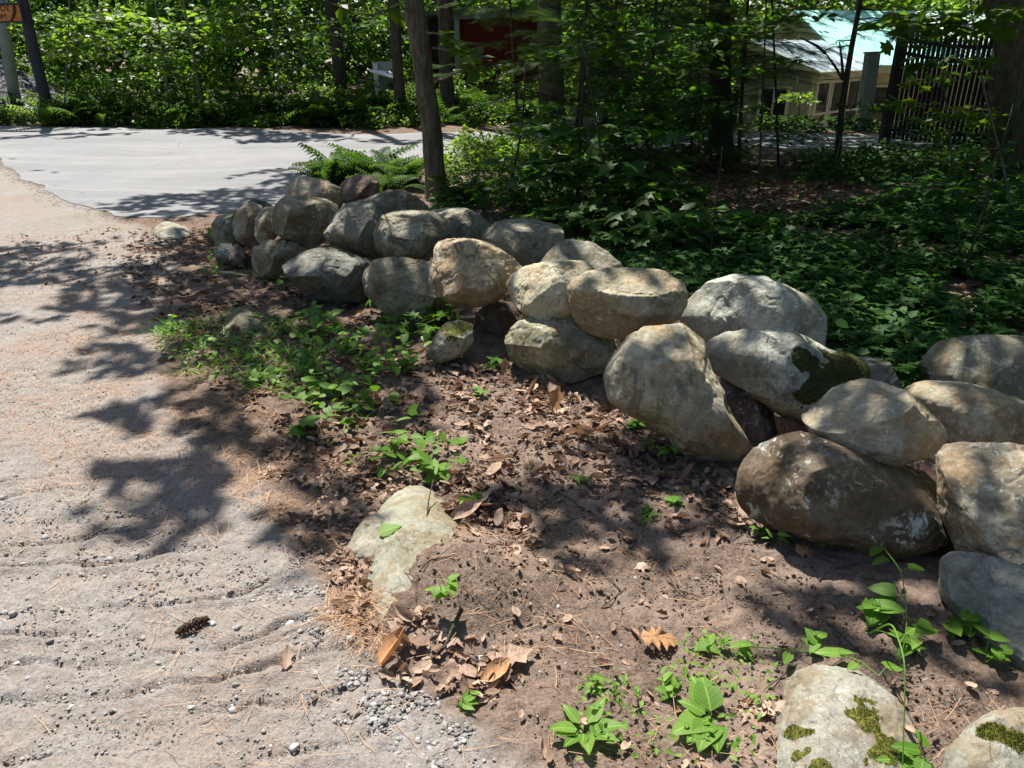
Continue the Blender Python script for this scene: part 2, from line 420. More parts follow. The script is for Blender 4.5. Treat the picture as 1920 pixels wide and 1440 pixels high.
# ------------------------------------------------------------------ boulders
def ico(k):
    bm = bmesh.new(); bmesh.ops.create_icosphere(bm, subdivisions=k, radius=1)
    V = np.array([v.co[:] for v in bm.verts]); F = np.array([[v.index for v in f.verts] for f in bm.faces]); bm.free(); return V, F
ICO = {6: ico(6), 7: ico(7), 4: ico(4)}
def rock_mat(name, base, alt, dark, stain=.4, lich=.35, moss=0., mosscol=(.10, .12, .02), seed=0., band=0.):
    m = N(name); o = m.n('Mapping', i0=m.obj(), in_Location=(seed*3.1, seed*1.7, seed*5.3)).outputs[0]
    wm = lambda c: (c[0], c[1]*.985, c[2]*.90)
    base, alt, dark = wm(base), wm(alt), wm(dark)
    big = m.noise(o, 2.6, 5, .6, .8); mid = m.noise(o, 9, 6, .65, .5); fin_ = m.noise(o, 60, 5, .7); grit = m.noise(o, 300, 3, .7)
    c = m.mix(m.rng(big, .44, .56), base, alt); c = m.mix(m.rng(mid, .53, .43, 0, min(1., stain*1.2)), c, dark)
    dirt = m.rng(m.noise(o, 3.7, 7, .72, 1.1), .49, .55); c = m.mix(m.mul(dirt, .75), c, (dark[0]*1.35, dark[1]*1.1, dark[2]*.85))
    c = m.mix(m.rng(fin_, .5, .75, 0, .35), c, tuple(min(1, x*1.35+.03) for x in alt)); c = m.mix(m.rng(fin_, .46, .28, 0, .6), c, tuple(x*.5 for x in dark))
    l1 = m.noise(o, 8.5, 9, .8, .5); l2 = m.noise(o, 2.6, 2)
    lm = m.mul(m.rng(l1, .55, .585), m.rng(l2, .40, .52)); c = m.mix(m.mul(lm, lich), c, (.50, .49, .42))
    l3 = m.noise(o, 24, 8, .8, .4); c = m.mix(m.mul(m.mul(m.rng(l3, .57, .60), m.rng(m.noise(o, 5, 2), .46, .56)), min(1, lich*1.8)), c, (.58, .57, .51))
    c = m.mix(m.rng(m.noise(o, 5.2, 8, .75, .8), .54, .60, 0, min(1., stain*1.3)), c, tuple(x*.55 for x in dark))
    c = m.mix(m.rng(m.noise(o, 120, 2, .6), .66, .7, 0, .6), c, tuple(x*.4 for x in dark))
    cr = m.noise(o, 4.5, 6, .6, 1.8); crk = m.rng(m.math('ABSOLUTE', m.math('SUBTRACT', cr, .5)), 0., .006, 1., 0.); crk = m.mul(crk, m.rng(l2, .52, .57))
    c = m.mix(m.mul(crk, .7), c, tuple(x*.3 for x in dark))
    h = m.add(m.mul(fin_, .8), m.add(m.mul(grit, .35), m.add(m.mul(mid, .5), m.add(m.mul(lm, .25), m.mul(crk, -1.2)))))
    if band:
        wv = m.noise(m.n('Mapping', i0=o, in_Scale=(1, 1, 9)).outputs[0], 6, 4, .6); c = m.mix(m.rng(wv, .5, .7, 0, band), c, dark); h = m.add(h, m.mul(wv, .8))
    if moss:
        gN = m.n('NewGeometry').outputs['Normal']; nz = m.n('SeparateXYZ', i0=gN).outputs[2]
        ms = m.rng(m.add(m.attr('moss'), m.mul(m.noise(o, 90, 5, .8), .5)), .70, .80)
        mc = m.mix(m.rng(m.noise(o, 110, 3), .35, .65), tuple(x*.35 for x in mosscol), tuple(x*1.5 for x in mosscol)); c = m.mix(m.mul(ms, moss), c, mc)
        h = m.add(h, m.mul(ms, m.add(1.2, m.mul(m.noise(o, 170, 3, .8), 5.))))
    return m.fin(c, .8, m.bump(h, .55, .007), .3)
PAL = {
 'tan': ((.34, .285, .20), (.44, .385, .29), (.19, .15, .105)),
 'beige': ((.46, .42, .32), (.54, .49, .38), (.28, .25, .19)),
 'grey': ((.27, .25, .195), (.35, .33, .265), (.14, .14, .12)),
 'pale': ((.38, .385, .34), (.53, .53, .48), (.22, .23, .22)),
 'olive': ((.26, .245, .175), (.34, .32, .24), (.13, .12, .085)),
 'brown': ((.15, .098, .078), (.21, .15, .125), (.080, .055, .045)),
 'slate': ((.165, .165, .15), (.235, .235, .215), (.08, .09, .09)),
 'ltan': ((.36, .315, .23), (.46, .415, .32), (.22, .19, .145)),
 'sandy': ((.27, .268, .225), (.33, .325, .28), (.17, .16, .13)),
}
ROCKS = []
def moss_mat(cl):
    m = N('moss_tufts'); m.fin(m.mix(m.attr('rnd'), tuple(x*.5 for x in cl), tuple(x*1.8 for x in cl)), .9, None, .1); return m.m
def rock(label, pts, Z, pal='tan', T=None, seed=1, sub=6, ncut=5, lump=1., moss=None, lich=.35, stain=.4, band=0., group='boulders of the dry stone wall', name='boulder', fac=.86, cat='boulder', rag=0., lie=None, mcol=(.12, .125, .02)):
    pts = np.array(pts, float); c0 = (pts.min(0)+pts.max(0))/2
    # area centroid
    x, y = pts[:, 0], pts[:, 1]; x1, y1 = np.roll(x, -1), np.roll(y, -1); cr = x*y1-x1*y; A = cr.sum()/2
    c0 = np.array([((x+x1)*cr).sum(), ((y+y1)*cr).sum()])/(6*A)
    W = Z/FX; uv = (pts-c0)*W; uv[:, 1] *= -1
    if lie is not None:
        gp_ = np.array([at(a, b, lie)[:2] for a, b in pts]); c3 = np.r_[gp_.mean(0), lie]; uv = gp_-gp_.mean(0)
    # dense outline, smoothed, as radius of the angle
    an = []; rr = []
    for i in range(len(uv)):
        a_, b_ = uv[i], uv[(i+1) % len(uv)]
        for t in np.linspace(0, 1, 24, endpoint=False):
            p = a_+(b_-a_)*t; an.append(math.atan2(p[1], p[0])); rr.append(np.hypot(*p))
    an = np.array(an); rr = np.array(rr); o_ = np.argsort(an); an = an[o_]; rr = rr[o_]
    ga = np.linspace(-PI, PI, 720, endpoint=False); gr = np.interp(ga, an, rr, period=2*PI)
    kk = np.exp(-np.linspace(-2, 2, 17)**2); kk /= kk.sum(); gr = np.convolve(np.r_[gr[-8:], gr, gr[:8]], kk, 'valid')
    ks = np.exp(-np.linspace(-2, 2, 201)**2); ks /= ks.sum(); gs = np.convolve(np.r_[gr[-100:], gr, gr[:100]], ks, 'valid')
    w_ = uv[:, 0].max()-uv[:, 0].min(); h_ = uv[:, 1].max()-uv[:, 1].min(); sz = math.sqrt(w_*h_)
    T = (T or .9)*(min(w_, h_)/2 if lie is None else 1.)
    V, F = ICO[sub]; r = np.random.default_rng(seed*7+3)
    ra = np.hypot(V[:, 0], V[:, 1]); ph = np.arctan2(V[:, 1], V[:, 0])
    R1 = np.interp(ph, ga, gr, period=2*PI); R2 = np.interp(ph, ga, gs, period=2*PI); e = np.interp(ra, [0, .45, .9, 1], [0, .15, .9, 1])
    R = R2*(1-e)+R1*e; ke = .88 if lie is None else 1.; k_ = ra**ke/np.maximum(ra, 1e-6)
    p = np.c_[V[:, 0]*k_*R, V[:, 1]*k_*R, np.sign(V[:, 2])*np.abs(V[:, 2])**ke*T]
    for j in range(ncut+(2 if lie is None else 0)):
        nn = np.array([r.normal(0, .7), r.normal(.25, .6), r.uniform(.35, 1.)]); nn /= np.linalg.norm(nn)
        if j == ncut-1 and ncut > 3: nn = np.array([r.normal(0, .3), r.normal(-.2, .4), -1]); nn /= np.linalg.norm(nn)
        dd = p@nn; h = dd.max()*r.uniform(.64, .88); ex = np.maximum(0, dd-h); p = p-(ex*.93)[:, None]*nn
    # the planes must not eat into the outline: bring it back to the traced radius
    def refit(p):
        ang = np.arctan2(p[:, 1], p[:, 0]); rad = np.hypot(p[:, 0], p[:, 1]); nb = 144; bi = ((ang+PI)/(2*PI)*nb).astype(int) % nb; mx = np.zeros(nb); np.maximum.at(mx, bi, rad)
        bc = -PI+(np.arange(nb)+.5)*2*PI/nb; tgt = np.interp(bc, ga, gr, period=2*PI); rt = tgt/np.maximum(mx, 1e-4); k5 = np.array([.1, .2, .4, .2, .1]); rt = np.convolve(np.r_[rt[-2:], rt, rt[:2]], k5, 'valid')
        f = np.interp(ang, bc, rt, period=2*PI); e_ = sm(rad/np.maximum(np.interp(ang, bc, mx, period=2*PI), 1e-4)*1.3); f = 1+(f-1)*e_; return np.c_[p[:, 0]*f, p[:, 1]*f, p[:, 2]]
    p = refit(p)
    sd_ = seed*9.7; q = p/sz
    nr = p/np.linalg.norm(p/np.array([w_, h_, 2*T]), axis=1)[:, None]/np.array([w_, h_, 2*T])**2; nr /= np.linalg.norm(nr, axis=1)[:, None]
    edge_ = np.interp(ra, [.75, 1], [1, .45])
    dsp = sz*lump*(.026*fbm(q*2.1+sd_, seed, 2)*edge_+.010*fbm(q*6+sd_, seed+5, 3))+.0022*fbm(p*38+sd_, seed+9, 3, .6)+.0008*noise(p*160+sd_, seed+4)
    rid = 1-np.abs(fbm(q*3.3+sd_*2, seed+20, 3)); dsp -= sz*.03*lump*np.clip(rid-.86, 0, 1)*2.2
    if rag: dsp += rag*sz*np.clip(fbm(q*14+sd_, seed+31, 4, .6), -1, 1)*sm(fbm(q*1.7, seed+2, 2)*2+.3)
    p = refit(p+nr*dsp[:, None])
    ctr = atZ(c0[0], c0[1], Z)
    Bz = np.array([0, -cT, sT]); Bu = np.array([0, sT, cT]); Wd = ctr+p[:, :1]*np.array([1, 0, 0])+p[:, 1:2]*Bu+p[:, 2:3]*Bz
    if lie is not None: ctr = c3; Wd = ctr+p
    attrs = {}
    if moss:
        mm = np.zeros(len(p))
        for mx_, my_, mr_ in moss:
            mu = (np.array([mx_, my_])-c0)*W; mu[1] *= -1
            if lie is not None: mu = at(mx_, my_, lie+T*.6)[:2]-c3[:2]
            mm = np.maximum(mm, np.exp(-(np.hypot(p[:, 0]-mu[0], (p[:, 1]-mu[1])*1.2)/(mr_*W))**2))
        mm *= (p[:, 2] > (-T*.5 if lie is None else -.2)); mm = np.clip((mm*1.9+.8*fbm(q*6+sd_, seed+50, 5, .65)+.12*(nr[:, 2] if lie is None else 0)-.85)*2.2, 0, 1)*(mm > .10); attrs['moss'] = mm
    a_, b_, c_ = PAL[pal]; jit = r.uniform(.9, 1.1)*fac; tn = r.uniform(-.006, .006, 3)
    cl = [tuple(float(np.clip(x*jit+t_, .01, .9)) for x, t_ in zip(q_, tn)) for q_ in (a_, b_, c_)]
    mt = rock_mat('stone', *cl, stain=stain, lich=lich, moss=1. if moss else 0, mosscol=mcol, seed=float(seed), band=band)
    loc = (ctr[0], ctr[1], Wd[:, 2].min()); ob = mk(name, Wd, F, mt, None, attrs, True, loc)
    tag(ob, label, cat, group); ROCKS.append((ctr, sz))
    if moss and sub == 7:
        ix = np.where(mm > .5)[0]; ix = ix[rng.integers(0, len(ix), 5200)]; nw = (nr if lie is not None else nr[:, :1]*np.array([1, 0, 0])+nr[:, 1:2]*Bu+nr[:, 2:3]*Bz)[ix]
        hd = nw*1.2+rng.normal(0, .5, (len(ix), 3)); hd /= np.linalg.norm(hd, axis=1)[:, None]; s_ = np.cross(hd, rng.normal(0, 1, (len(ix), 3))); s_ /= np.linalg.norm(s_, axis=1)[:, None]
        Cloud().add((np.array([(0, .12, 0), (0, -.12, 0), (1, 0, 0)], float), np.array([(0, 1, 2)])), Wd[ix]+rng.normal(0, .0015, (len(ix), 3)), hd, s_, rng.uniform(.004, .010, len(ix))*(Z/2.2)**.5).build('moss', moss_mat(mcol), ob, None).location = (0, 0, 0)
        mo = ob.children[0]; me_ = mo.data; co = np.empty(len(me_.vertices)*3, np.float32); me_.vertices.foreach_get('co', co); me_.vertices.foreach_set('co', co); mo['kind'] = 'stuff'
    return ob
R = rock
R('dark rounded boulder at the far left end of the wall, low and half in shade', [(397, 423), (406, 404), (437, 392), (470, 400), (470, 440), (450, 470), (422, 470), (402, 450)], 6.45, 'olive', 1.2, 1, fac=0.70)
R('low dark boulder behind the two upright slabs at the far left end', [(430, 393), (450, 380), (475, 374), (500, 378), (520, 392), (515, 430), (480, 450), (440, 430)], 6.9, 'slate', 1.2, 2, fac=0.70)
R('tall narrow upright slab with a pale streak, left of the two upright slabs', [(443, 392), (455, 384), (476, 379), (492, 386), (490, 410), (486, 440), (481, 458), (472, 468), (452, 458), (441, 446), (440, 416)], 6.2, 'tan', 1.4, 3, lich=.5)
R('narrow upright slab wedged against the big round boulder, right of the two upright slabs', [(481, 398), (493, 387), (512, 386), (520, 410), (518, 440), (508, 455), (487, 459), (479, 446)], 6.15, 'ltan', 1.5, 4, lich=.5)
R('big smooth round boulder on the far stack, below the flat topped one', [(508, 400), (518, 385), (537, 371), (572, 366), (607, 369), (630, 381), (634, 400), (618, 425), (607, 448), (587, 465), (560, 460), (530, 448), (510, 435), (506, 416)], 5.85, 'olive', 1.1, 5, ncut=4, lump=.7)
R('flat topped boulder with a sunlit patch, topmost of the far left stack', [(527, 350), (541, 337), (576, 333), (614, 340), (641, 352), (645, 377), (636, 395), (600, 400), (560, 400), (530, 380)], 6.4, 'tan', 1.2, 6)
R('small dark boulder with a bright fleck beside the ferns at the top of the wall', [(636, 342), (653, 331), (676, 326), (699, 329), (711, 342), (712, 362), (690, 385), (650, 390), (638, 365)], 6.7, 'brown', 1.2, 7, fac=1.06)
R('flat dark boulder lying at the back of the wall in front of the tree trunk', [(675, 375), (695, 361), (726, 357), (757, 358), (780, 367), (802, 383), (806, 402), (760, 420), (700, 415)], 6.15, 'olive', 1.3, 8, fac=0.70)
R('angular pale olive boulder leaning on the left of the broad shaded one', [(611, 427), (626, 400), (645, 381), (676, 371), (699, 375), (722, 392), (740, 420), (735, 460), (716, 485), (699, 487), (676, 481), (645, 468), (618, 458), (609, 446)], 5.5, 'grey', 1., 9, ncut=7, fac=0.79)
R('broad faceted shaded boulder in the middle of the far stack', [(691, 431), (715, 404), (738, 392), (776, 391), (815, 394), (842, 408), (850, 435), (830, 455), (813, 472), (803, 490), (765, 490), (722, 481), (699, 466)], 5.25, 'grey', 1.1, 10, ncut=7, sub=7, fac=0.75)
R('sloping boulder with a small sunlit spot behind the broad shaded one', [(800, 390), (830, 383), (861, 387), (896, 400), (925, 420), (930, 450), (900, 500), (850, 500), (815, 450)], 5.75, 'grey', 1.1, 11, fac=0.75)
R('rough mossy green boulder under the big round one, at the foot of the far stack', [(470, 485), (476, 466), (495, 452), (526, 448), (560, 454), (590, 468), (580, 505), (545, 525), (514, 528), (483, 520), (471, 502)], 5.85, 'olive', 1.2, 12, rag=.03, fac=0.92, lump=1.3)
R('small brown boulder on edge at the foot of the upright slabs', [(429, 468), (443, 454), (456, 466), (463, 485), (458, 502), (437, 502), (427, 485)], 6.15, 'brown', 1.3, 13, fac=0.97)
R('small green tinged boulder among weeds at the leftmost foot of the wall', [(401, 470), (418, 456), (436, 456), (444, 475), (438, 498), (410, 496)], 6.2, 'slate', 1.2, 14)
R('dark slate blue boulder split by a vertical edge, in the bottom row', [(529, 500), (541, 489), (576, 470), (622, 460), (656, 473), (700, 489), (705, 520), (690, 555), (676, 570), (630, 576), (583, 564), (557, 537), (536, 518)], 5.25, 'slate', 1.2, 15, ncut=8, sub=7, lich=.25)
R('large olive boulder in the bottom row above the broad leaved weeds', [(671, 520), (680, 500), (707, 487), (738, 483), (790, 487), (825, 500), (845, 540), (845, 590), (815, 612), (776, 618), (745, 610), (712, 580), (680, 550)], 4.85, 'olive', 1.1, 16, sub=7, fac=0.97)
R('rough tan boulder with a dark stained top, above the gap in the bottom row', [(800, 520), (806, 495), (811, 478), (810, 458), (818, 446), (832, 441), (852, 441), (875, 446), (911, 454), (948, 472), (980, 497), (985, 515), (960, 530), (950, 548), (943, 561), (919, 570), (888, 577), (850, 573), (815, 554), (801, 532)], 4.45, 'tan', 1.05, 17, sub=7, lump=1.2, rag=.018, stain=.6, fac=0.95)
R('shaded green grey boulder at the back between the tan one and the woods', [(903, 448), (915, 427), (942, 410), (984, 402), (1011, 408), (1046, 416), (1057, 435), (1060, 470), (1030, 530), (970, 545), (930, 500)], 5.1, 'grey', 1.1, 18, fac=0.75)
R('grey boulder at the back showing over the two beige ones', [(1005, 500), (1028, 469), (1053, 450), (1075, 447), (1104, 453), (1137, 469), (1163, 491), (1172, 510), (1150, 570), (1060, 580), (1015, 540)], 4.65, 'grey', 1.1, 19, fac=0.84, stain=.55)
R('smooth sunlit beige boulder with a deep groove, left of the wide oval one', [(947, 527), (960, 509), (984, 496), (1046, 490), (1093, 491), (1118, 506), (1135, 540), (1130, 570), (1104, 588), (1075, 608), (1042, 619), (1013, 618), (998, 604), (987, 593), (970, 580), (957, 557)], 4.12, 'beige', 1.2, 20, sub=7, ncut=2, lump=1.1, lich=.1, stain=.12)
R('wide oval tan boulder dappled with leaf shadows, resting on the bottom row', [(1061, 542), (1070, 524), (1097, 509), (1148, 502), (1214, 501), (1250, 509), (1279, 527), (1291, 549), (1288, 575), (1275, 597), (1260, 606), (1228, 611), (1190, 625), (1165, 637), (1133, 635), (1104, 624), (1079, 604), (1066, 575)], 3.9, 'ltan', 1.0, 21, sub=7, ncut=0, band=.3, fac=0.92)
R('craggy dark boulder with a ragged pale left end, under the beige and oval ones', [(944, 640), (955, 615), (973, 600), (1010, 590), (1080, 585), (1130, 600), (1170, 630), (1178, 665), (1150, 695), (1110, 712), (1075, 722), (1035, 727), (1009, 726), (987, 704), (955, 675)], 4.1, 'olive', 1.2, 22, sub=7, rag=.03, lump=1.3)
R('huge tilted slab dappled with sun, standing against the middle of the wall', [(1130, 705), (1137, 685), (1155, 655), (1178, 628), (1208, 611), (1262, 607), (1281, 604), (1301, 615), (1334, 639), (1332, 666), (1340, 702), (1361, 739), (1391, 786), (1412, 815), (1428, 842), (1410, 885), (1385, 894), (1356, 881), (1305, 870), (1268, 845), (1250, 819), (1228, 801), (1173, 779), (1140, 755)], 3.25, 'ltan', .55, 23, sub=7, ncut=5, stain=.55, fac=0.92)
R('dark brown boulder in deep shade behind the huge tilted slab', [(1335, 690), (1410, 740), (1462, 780), (1470, 815), (1440, 860), (1410, 888), (1370, 850), (1340, 770)], 3.6, 'brown', 1.5, 24)
R('big white grey boulder with a cleft, highest on the right half of the wall', [(1283, 590), (1290, 570), (1308, 548), (1332, 524), (1374, 514), (1429, 518), (1483, 538), (1527, 568), (1545, 597), (1549, 622), (1540, 660), (1450, 700), (1374, 690), (1310, 640)], 4.0, 'pale', .95, 25, sub=7, lich=.6, stain=.3, fac=0.97, lump=1.2)
R('wide boulder with dark moss on its right half, under the white grey one', [(1329, 662), (1337, 637), (1367, 619), (1410, 614), (1469, 618), (1520, 632), (1568, 652), (1614, 663), (1639, 678), (1642, 704), (1622, 745), (1560, 785), (1512, 798), (1498, 795), (1469, 783), (1429, 754), (1385, 724), (1340, 694)], 3.4, 'pale', .85, 26, sub=7, moss=[(1560, 690, 60), (1480, 685, 30), (1600, 700, 50), (1520, 720, 45), (1550, 750, 45)], fac=0.78, stain=.45, mcol=(.06, .065, .018))
R('dark boulder end peeping out behind the mossy wide one', [(1600, 665), (1640, 668), (1665, 680), (1688, 715), (1690, 780), (1630, 800), (1600, 740)], 3.75, 'slate', 1.2, 27)
R('little brown stone wedged under the mossy wide boulder', [(1455, 780), (1490, 783), (1515, 798), (1512, 812), (1490, 822), (1460, 818)], 3.35, 'brown', 1.4, 28, fac=1.14)
R('diamond shaped tan boulder on top of the great brown one', [(1510, 787), (1513, 778), (1525, 773), (1556, 751), (1583, 727), (1622, 712), (1645, 708), (1673, 716), (1692, 727), (1723, 747), (1754, 776), (1783, 797), (1797, 813), (1793, 832), (1770, 852), (1731, 863), (1692, 869), (1661, 881), (1630, 877), (1583, 863), (1537, 832), (1517, 809)], 2.76, 'ltan', .95, 29, sub=7, ncut=7, fac=0.81, lump=1.1)
R('long pale boulder behind the diamond shaped one at the right edge', [(1690, 740), (1715, 716), (1750, 711), (1793, 714), (1840, 727), (1894, 743), (1935, 762), (1975, 800), (1970, 860), (1900, 900), (1800, 890), (1730, 820)], 3.2, 'ltan', 1., 30, sub=7, lich=.5)
R('flat topped brown grey boulder behind the wall at the right edge beside the ground cover', [(1749, 704), (1754, 673), (1778, 638), (1801, 630), (1848, 626), (1894, 630), (1935, 636), (1990, 655), (2010, 700), (1990, 770), (1930, 800), (1850, 790), (1775, 750)], 3.7, 'ltan', 1., 31, lich=.5, fac=0.63)
R('great dark brown boulder with white lichen flecks at the front of the wall', [(1394, 922), (1401, 883), (1428, 840), (1467, 815), (1505, 806), (1550, 822), (1640, 860), (1720, 872), (1780, 900), (1800, 940), (1798, 985), (1778, 1010), (1739, 1030), (1661, 1046), (1614, 1040), (1568, 1021), (1517, 1013), (1467, 999), (1428, 988), (1402, 957)], 2.72, 'brown', .9, 32, sub=7, lich=1., ncut=6)
R('big blotched boulder at the right edge, resting on the blue grey one', [(1776, 880), (1782, 850), (1797, 834), (1836, 830), (1920, 832), (1990, 850), (2050, 900), (2070, 980), (2040, 1060), (1990, 1110), (1930, 1119), (1894, 1106), (1855, 1087), (1824, 1062), (1801, 1030), (1787, 980), (1778, 929)], 2.5, 'tan', .9, 33, sub=7, lich=.6, stain=.85, fac=0.88)
R('blue grey boulder at the right edge, under the big blotched one', [(1790, 1055), (1815, 1040), (1850, 1040), (1920, 1060), (2000, 1120), (2020, 1220), (1990, 1300), (1920, 1300), (1875, 1285), (1852, 1262), (1830, 1209), (1806, 1160), (1785, 1125)], 2.32, 'slate', 1.0, 34, sub=7, fac=.95, lich=.2)
R('filler boulder added to darken the gap behind the great brown one', [(1700, 850), (1780, 840), (1860, 900), (1860, 1050), (1800, 1090), (1720, 1050)], 3.0, 'brown', 1.1, 35, fac=0.70)  # dark filler stone, added so that the gap stays dark
R('dark filler boulder added for the shaded gap behind the leaning flat stone', [(890, 590), (925, 560), (975, 570), (1000, 620), (970, 670), (915, 668), (880, 640)], 4.75, 'brown', 1.1, 36, fac=0.70)  # added filler, tinted dark in place of the shade behind
E = 'boulders sunk in the ground before the wall'
R('leaning flat stone with moss and a vine, in the gap of the bottom row', [(796, 668), (815, 631), (834, 604), (860, 598), (886, 606), (888, 640), (866, 668), (825, 684)], 4.2, 'olive', .7, 37, moss=[(850, 625, 22), (870, 610, 18)], fac=1.06)
R('half buried stone with two patches of moss in the bottom right foreground', [(1440, 1400), (1455, 1340), (1462, 1300), (1477, 1282), (1510, 1272), (1556, 1278), (1594, 1289), (1631, 1305), (1669, 1328), (1700, 1355), (1725, 1390), (1745, 1440), (1720, 1540), (1600, 1580), (1480, 1560), (1440, 1470)], 1.99, 'sandy', .15, 38, lie=-.05, sub=7, ncut=0, moss=[(1488, 1375, 26), (1492, 1415, 26), (1625, 1380, 50), (1665, 1425, 46), (1530, 1450, 26)], group=E, lump=.6, stain=.25, lich=.2, rag=.006, fac=0.79)
R('buried stone with a little moss at the bottom right corner', [(1745, 1445), (1781, 1402), (1830, 1376), (1875, 1368), (1920, 1370), (1990, 1390), (2030, 1440), (2000, 1540), (1850, 1560), (1760, 1510)], 1.93, 'sandy', .15, 39, lie=-.03, sub=7, ncut=0, moss=[(1890, 1410, 38), (1840, 1395, 22)], group=E, lump=.6, fac=0.75)
R('smooth sunlit stone half covered by soil, in the middle foreground', [(690, 1015), (700, 975), (722, 943), (760, 919), (794, 916), (822, 930), (850, 962), (880, 1005), (880, 1060), (850, 1120), (820, 1180), (790, 1215), (730, 1225), (700, 1208), (683, 1170), (678, 1122), (690, 1070)], 2.38, 'sandy', .105, 40, lie=-.035, sub=7, ncut=0, group=E, lump=.45, stain=.2, lich=.12, fac=0.75)
R('low grey flank of stone on the left of the smooth sunlit stone', [(646, 1040), (664, 1010), (690, 975), (715, 950), (735, 970), (730, 1040), (700, 1060), (665, 1055)], 2.6, 'grey', .06, 41, lie=.0, group=E, moss=[(690, 995, 10)])
R('small flat sunlit stone lying on the dirt by the road edge', [(285, 439), (300, 423), (330, 419), (355, 428), (368, 441), (345, 450), (300, 450)], 6.9, 'sandy', .08, 42, lie=.0, group=E)
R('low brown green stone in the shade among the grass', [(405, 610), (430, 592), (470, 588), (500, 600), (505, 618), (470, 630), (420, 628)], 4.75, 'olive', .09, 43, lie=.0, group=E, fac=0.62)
tag(R('pale boulder across the road behind the young hemlock, lit by the sun', [(1050, 243), (1058, 224), (1090, 217), (1120, 222), (1134, 240), (1130, 266), (1100, 275), (1060, 272)], 14.6, 'sandy', 1.1, 44, group='x'))
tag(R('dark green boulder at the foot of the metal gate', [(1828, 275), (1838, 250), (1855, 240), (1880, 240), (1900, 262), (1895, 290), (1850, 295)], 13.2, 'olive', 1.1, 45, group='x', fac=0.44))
for o in C.objects:
    if o.get('group') == 'x': del o['group']
# ------------------------------------------------------------------ trees
def bark(name, a, b, sc=1.):
    m = N(name); v = m.n('Mapping', i0=m.obj(), in_Scale=(1, 1, .22)).outputs[0]
    n1 = m.noise(v, 22*sc, 6, .65, .8); n2 = m.noise(m.obj(), 3, 3); n3 = m.noise(m.obj(), 60, 4, .7)
    c = m.mix(m.rng(n1, .35, .62), a, b); c = m.mix(m.rng(n2, .55, .7, 0, .3), c, (.16, .19, .13)); c = m.mix(m.rng(n3, .5, .3, 0, .5), c, tuple(x*.5 for x in a))
    return m.fin(c, .9, m.bump(m.add(n1, m.mul(n3, .3)), .9, .03), .15)
BK1 = bark('bark_brown', (.075, .062, .042), (.21, .175, .12)); BK2 = bark('bark_dark', (.045, .035, .03), (.10, .08, .065)); BK3 = bark('bark_grey', (.12, .11, .095), (.25, .235, .20), 1.4)
def trunk(P, Rr, mat, parent, k=20, flare=1.6, rough=.06, seed=0, name='trunk'):
    P = np.asarray(P, float); Rr = np.asarray(Rr, float); L = np.r_[0, np.cumsum(np.linalg.norm(np.diff(P, axis=0), axis=1))]
    n = int(max(12, L[-1]/.06)) if k > 12 else int(max(8, L[-1]/.2)); t = np.linspace(0, L[-1], n)
    Q = np.stack([np.interp(t, L, P[:, i]) for i in range(3)], 1); R = np.interp(t, L, Rr)
    kk = np.array([.25, .5, .25])
    for _ in range(6): Q[1:-1] = .25*Q[:-2]+.5*Q[1:-1]+.25*Q[2:]
    R = R*(1+(flare-1)*np.exp(-t/(Rr[0]*2.2)))
    V, F = tube(Q, R, k); ax = np.r_[np.repeat(Q, k, 0), Q[-1:], Q[:1]]; d = V-ax; ln = np.linalg.norm(d, axis=1)+1e-9
    W = V*np.array([7, 7, 1.3])/(Rr[0]*3.3)
    V = V+d/ln[:, None]*(ln*(rough*fbm(W+seed*3.1, seed, 3)*2))[:, None]
    F4 = F; ob = MB(); ob.add(V, F4)
    return ob.build(name, mat, parent, smooth=True)
def line(pts, Y, ztop, lean=0.):
    """trunk axis through photo points at distance Y, on down into the ground and up to ztop"""
    Q = [atY(a, b, Y) for a, b in pts]; b0 = Q[0]; g0 = gz1(b0[0], b0[1]); sl = (Q[1]-Q[0])/(Q[1][2]-Q[0][2])
    if b0[2] > g0: Q = [b0+sl*(g0-.15-b0[2])]+Q
    else: Q[0] = Q[0]-np.array([0, 0, .1])
    sl = (Q[-1]-Q[-2])/(Q[-1][2]-Q[-2][2]); h = ztop-Q[-1][2]
    Q += [Q[-1]+sl*h*.5, Q[-1]+sl*h*.8+np.array([lean*h*.3, 0, h*.2])]
    return np.array(Q)
TREES = []
def bigtree(name, label, cat, pts, Y, r, ztop=11, mat=BK1, group=None, k=22, flare=1.5, rough=.06, crown=True):
    Q = line(pts, Y, ztop); o = empty(name, (Q[0][0], Q[0][1], gz1(Q[0][0], Q[0][1])), label, cat, group)
    n = len(Q); R = np.array([r*(1-.035*(q[2]-Q[0][2])) for q in Q]).clip(r*.35)
    trunk(Q, R, mat, o, k, flare, rough, len(TREES)+1)
    if crown: TREES.append((o, Q, r, mat, []))
    return o, Q
main, mq = bigtree('tree', 'slender brown tree standing by the wall, in front of the road', 'tree', [(818, 390), (816, 330), (811, 260), (803, 200), (792, 120), (782, 50), (775, 0)], 8.7, .108, 10, BK1, flare=1.35)
rt, rq = bigtree('tree', 'massive rough trunk at the right edge of the picture, beside the metal gate', 'tree', [(1940, 330), (1934, 200), (1928, 0)], 10.8, .43, 12, BK1, k=40, flare=1.35, rough=.09)
hem, hq = bigtree('tree', 'dark straight trunk in the woods left of the green roofed house', 'tree', [(1352, 292), (1350, 150), (1349, 0)], 12.6, .165, 12, BK2)
bigtree('tree', 'short looking dark trunk across the road, behind the sunlit boulder', 'tree', [(1036, 262), (1034, 150), (1030, 0)], 16.4, .24, 12, BK2)
bigtree('tree', 'black trunk in front of the left corner of the red shed', 'tree', [(838, 215), (836, 100), (835, 0)], 18.9, .17, 12, BK2)
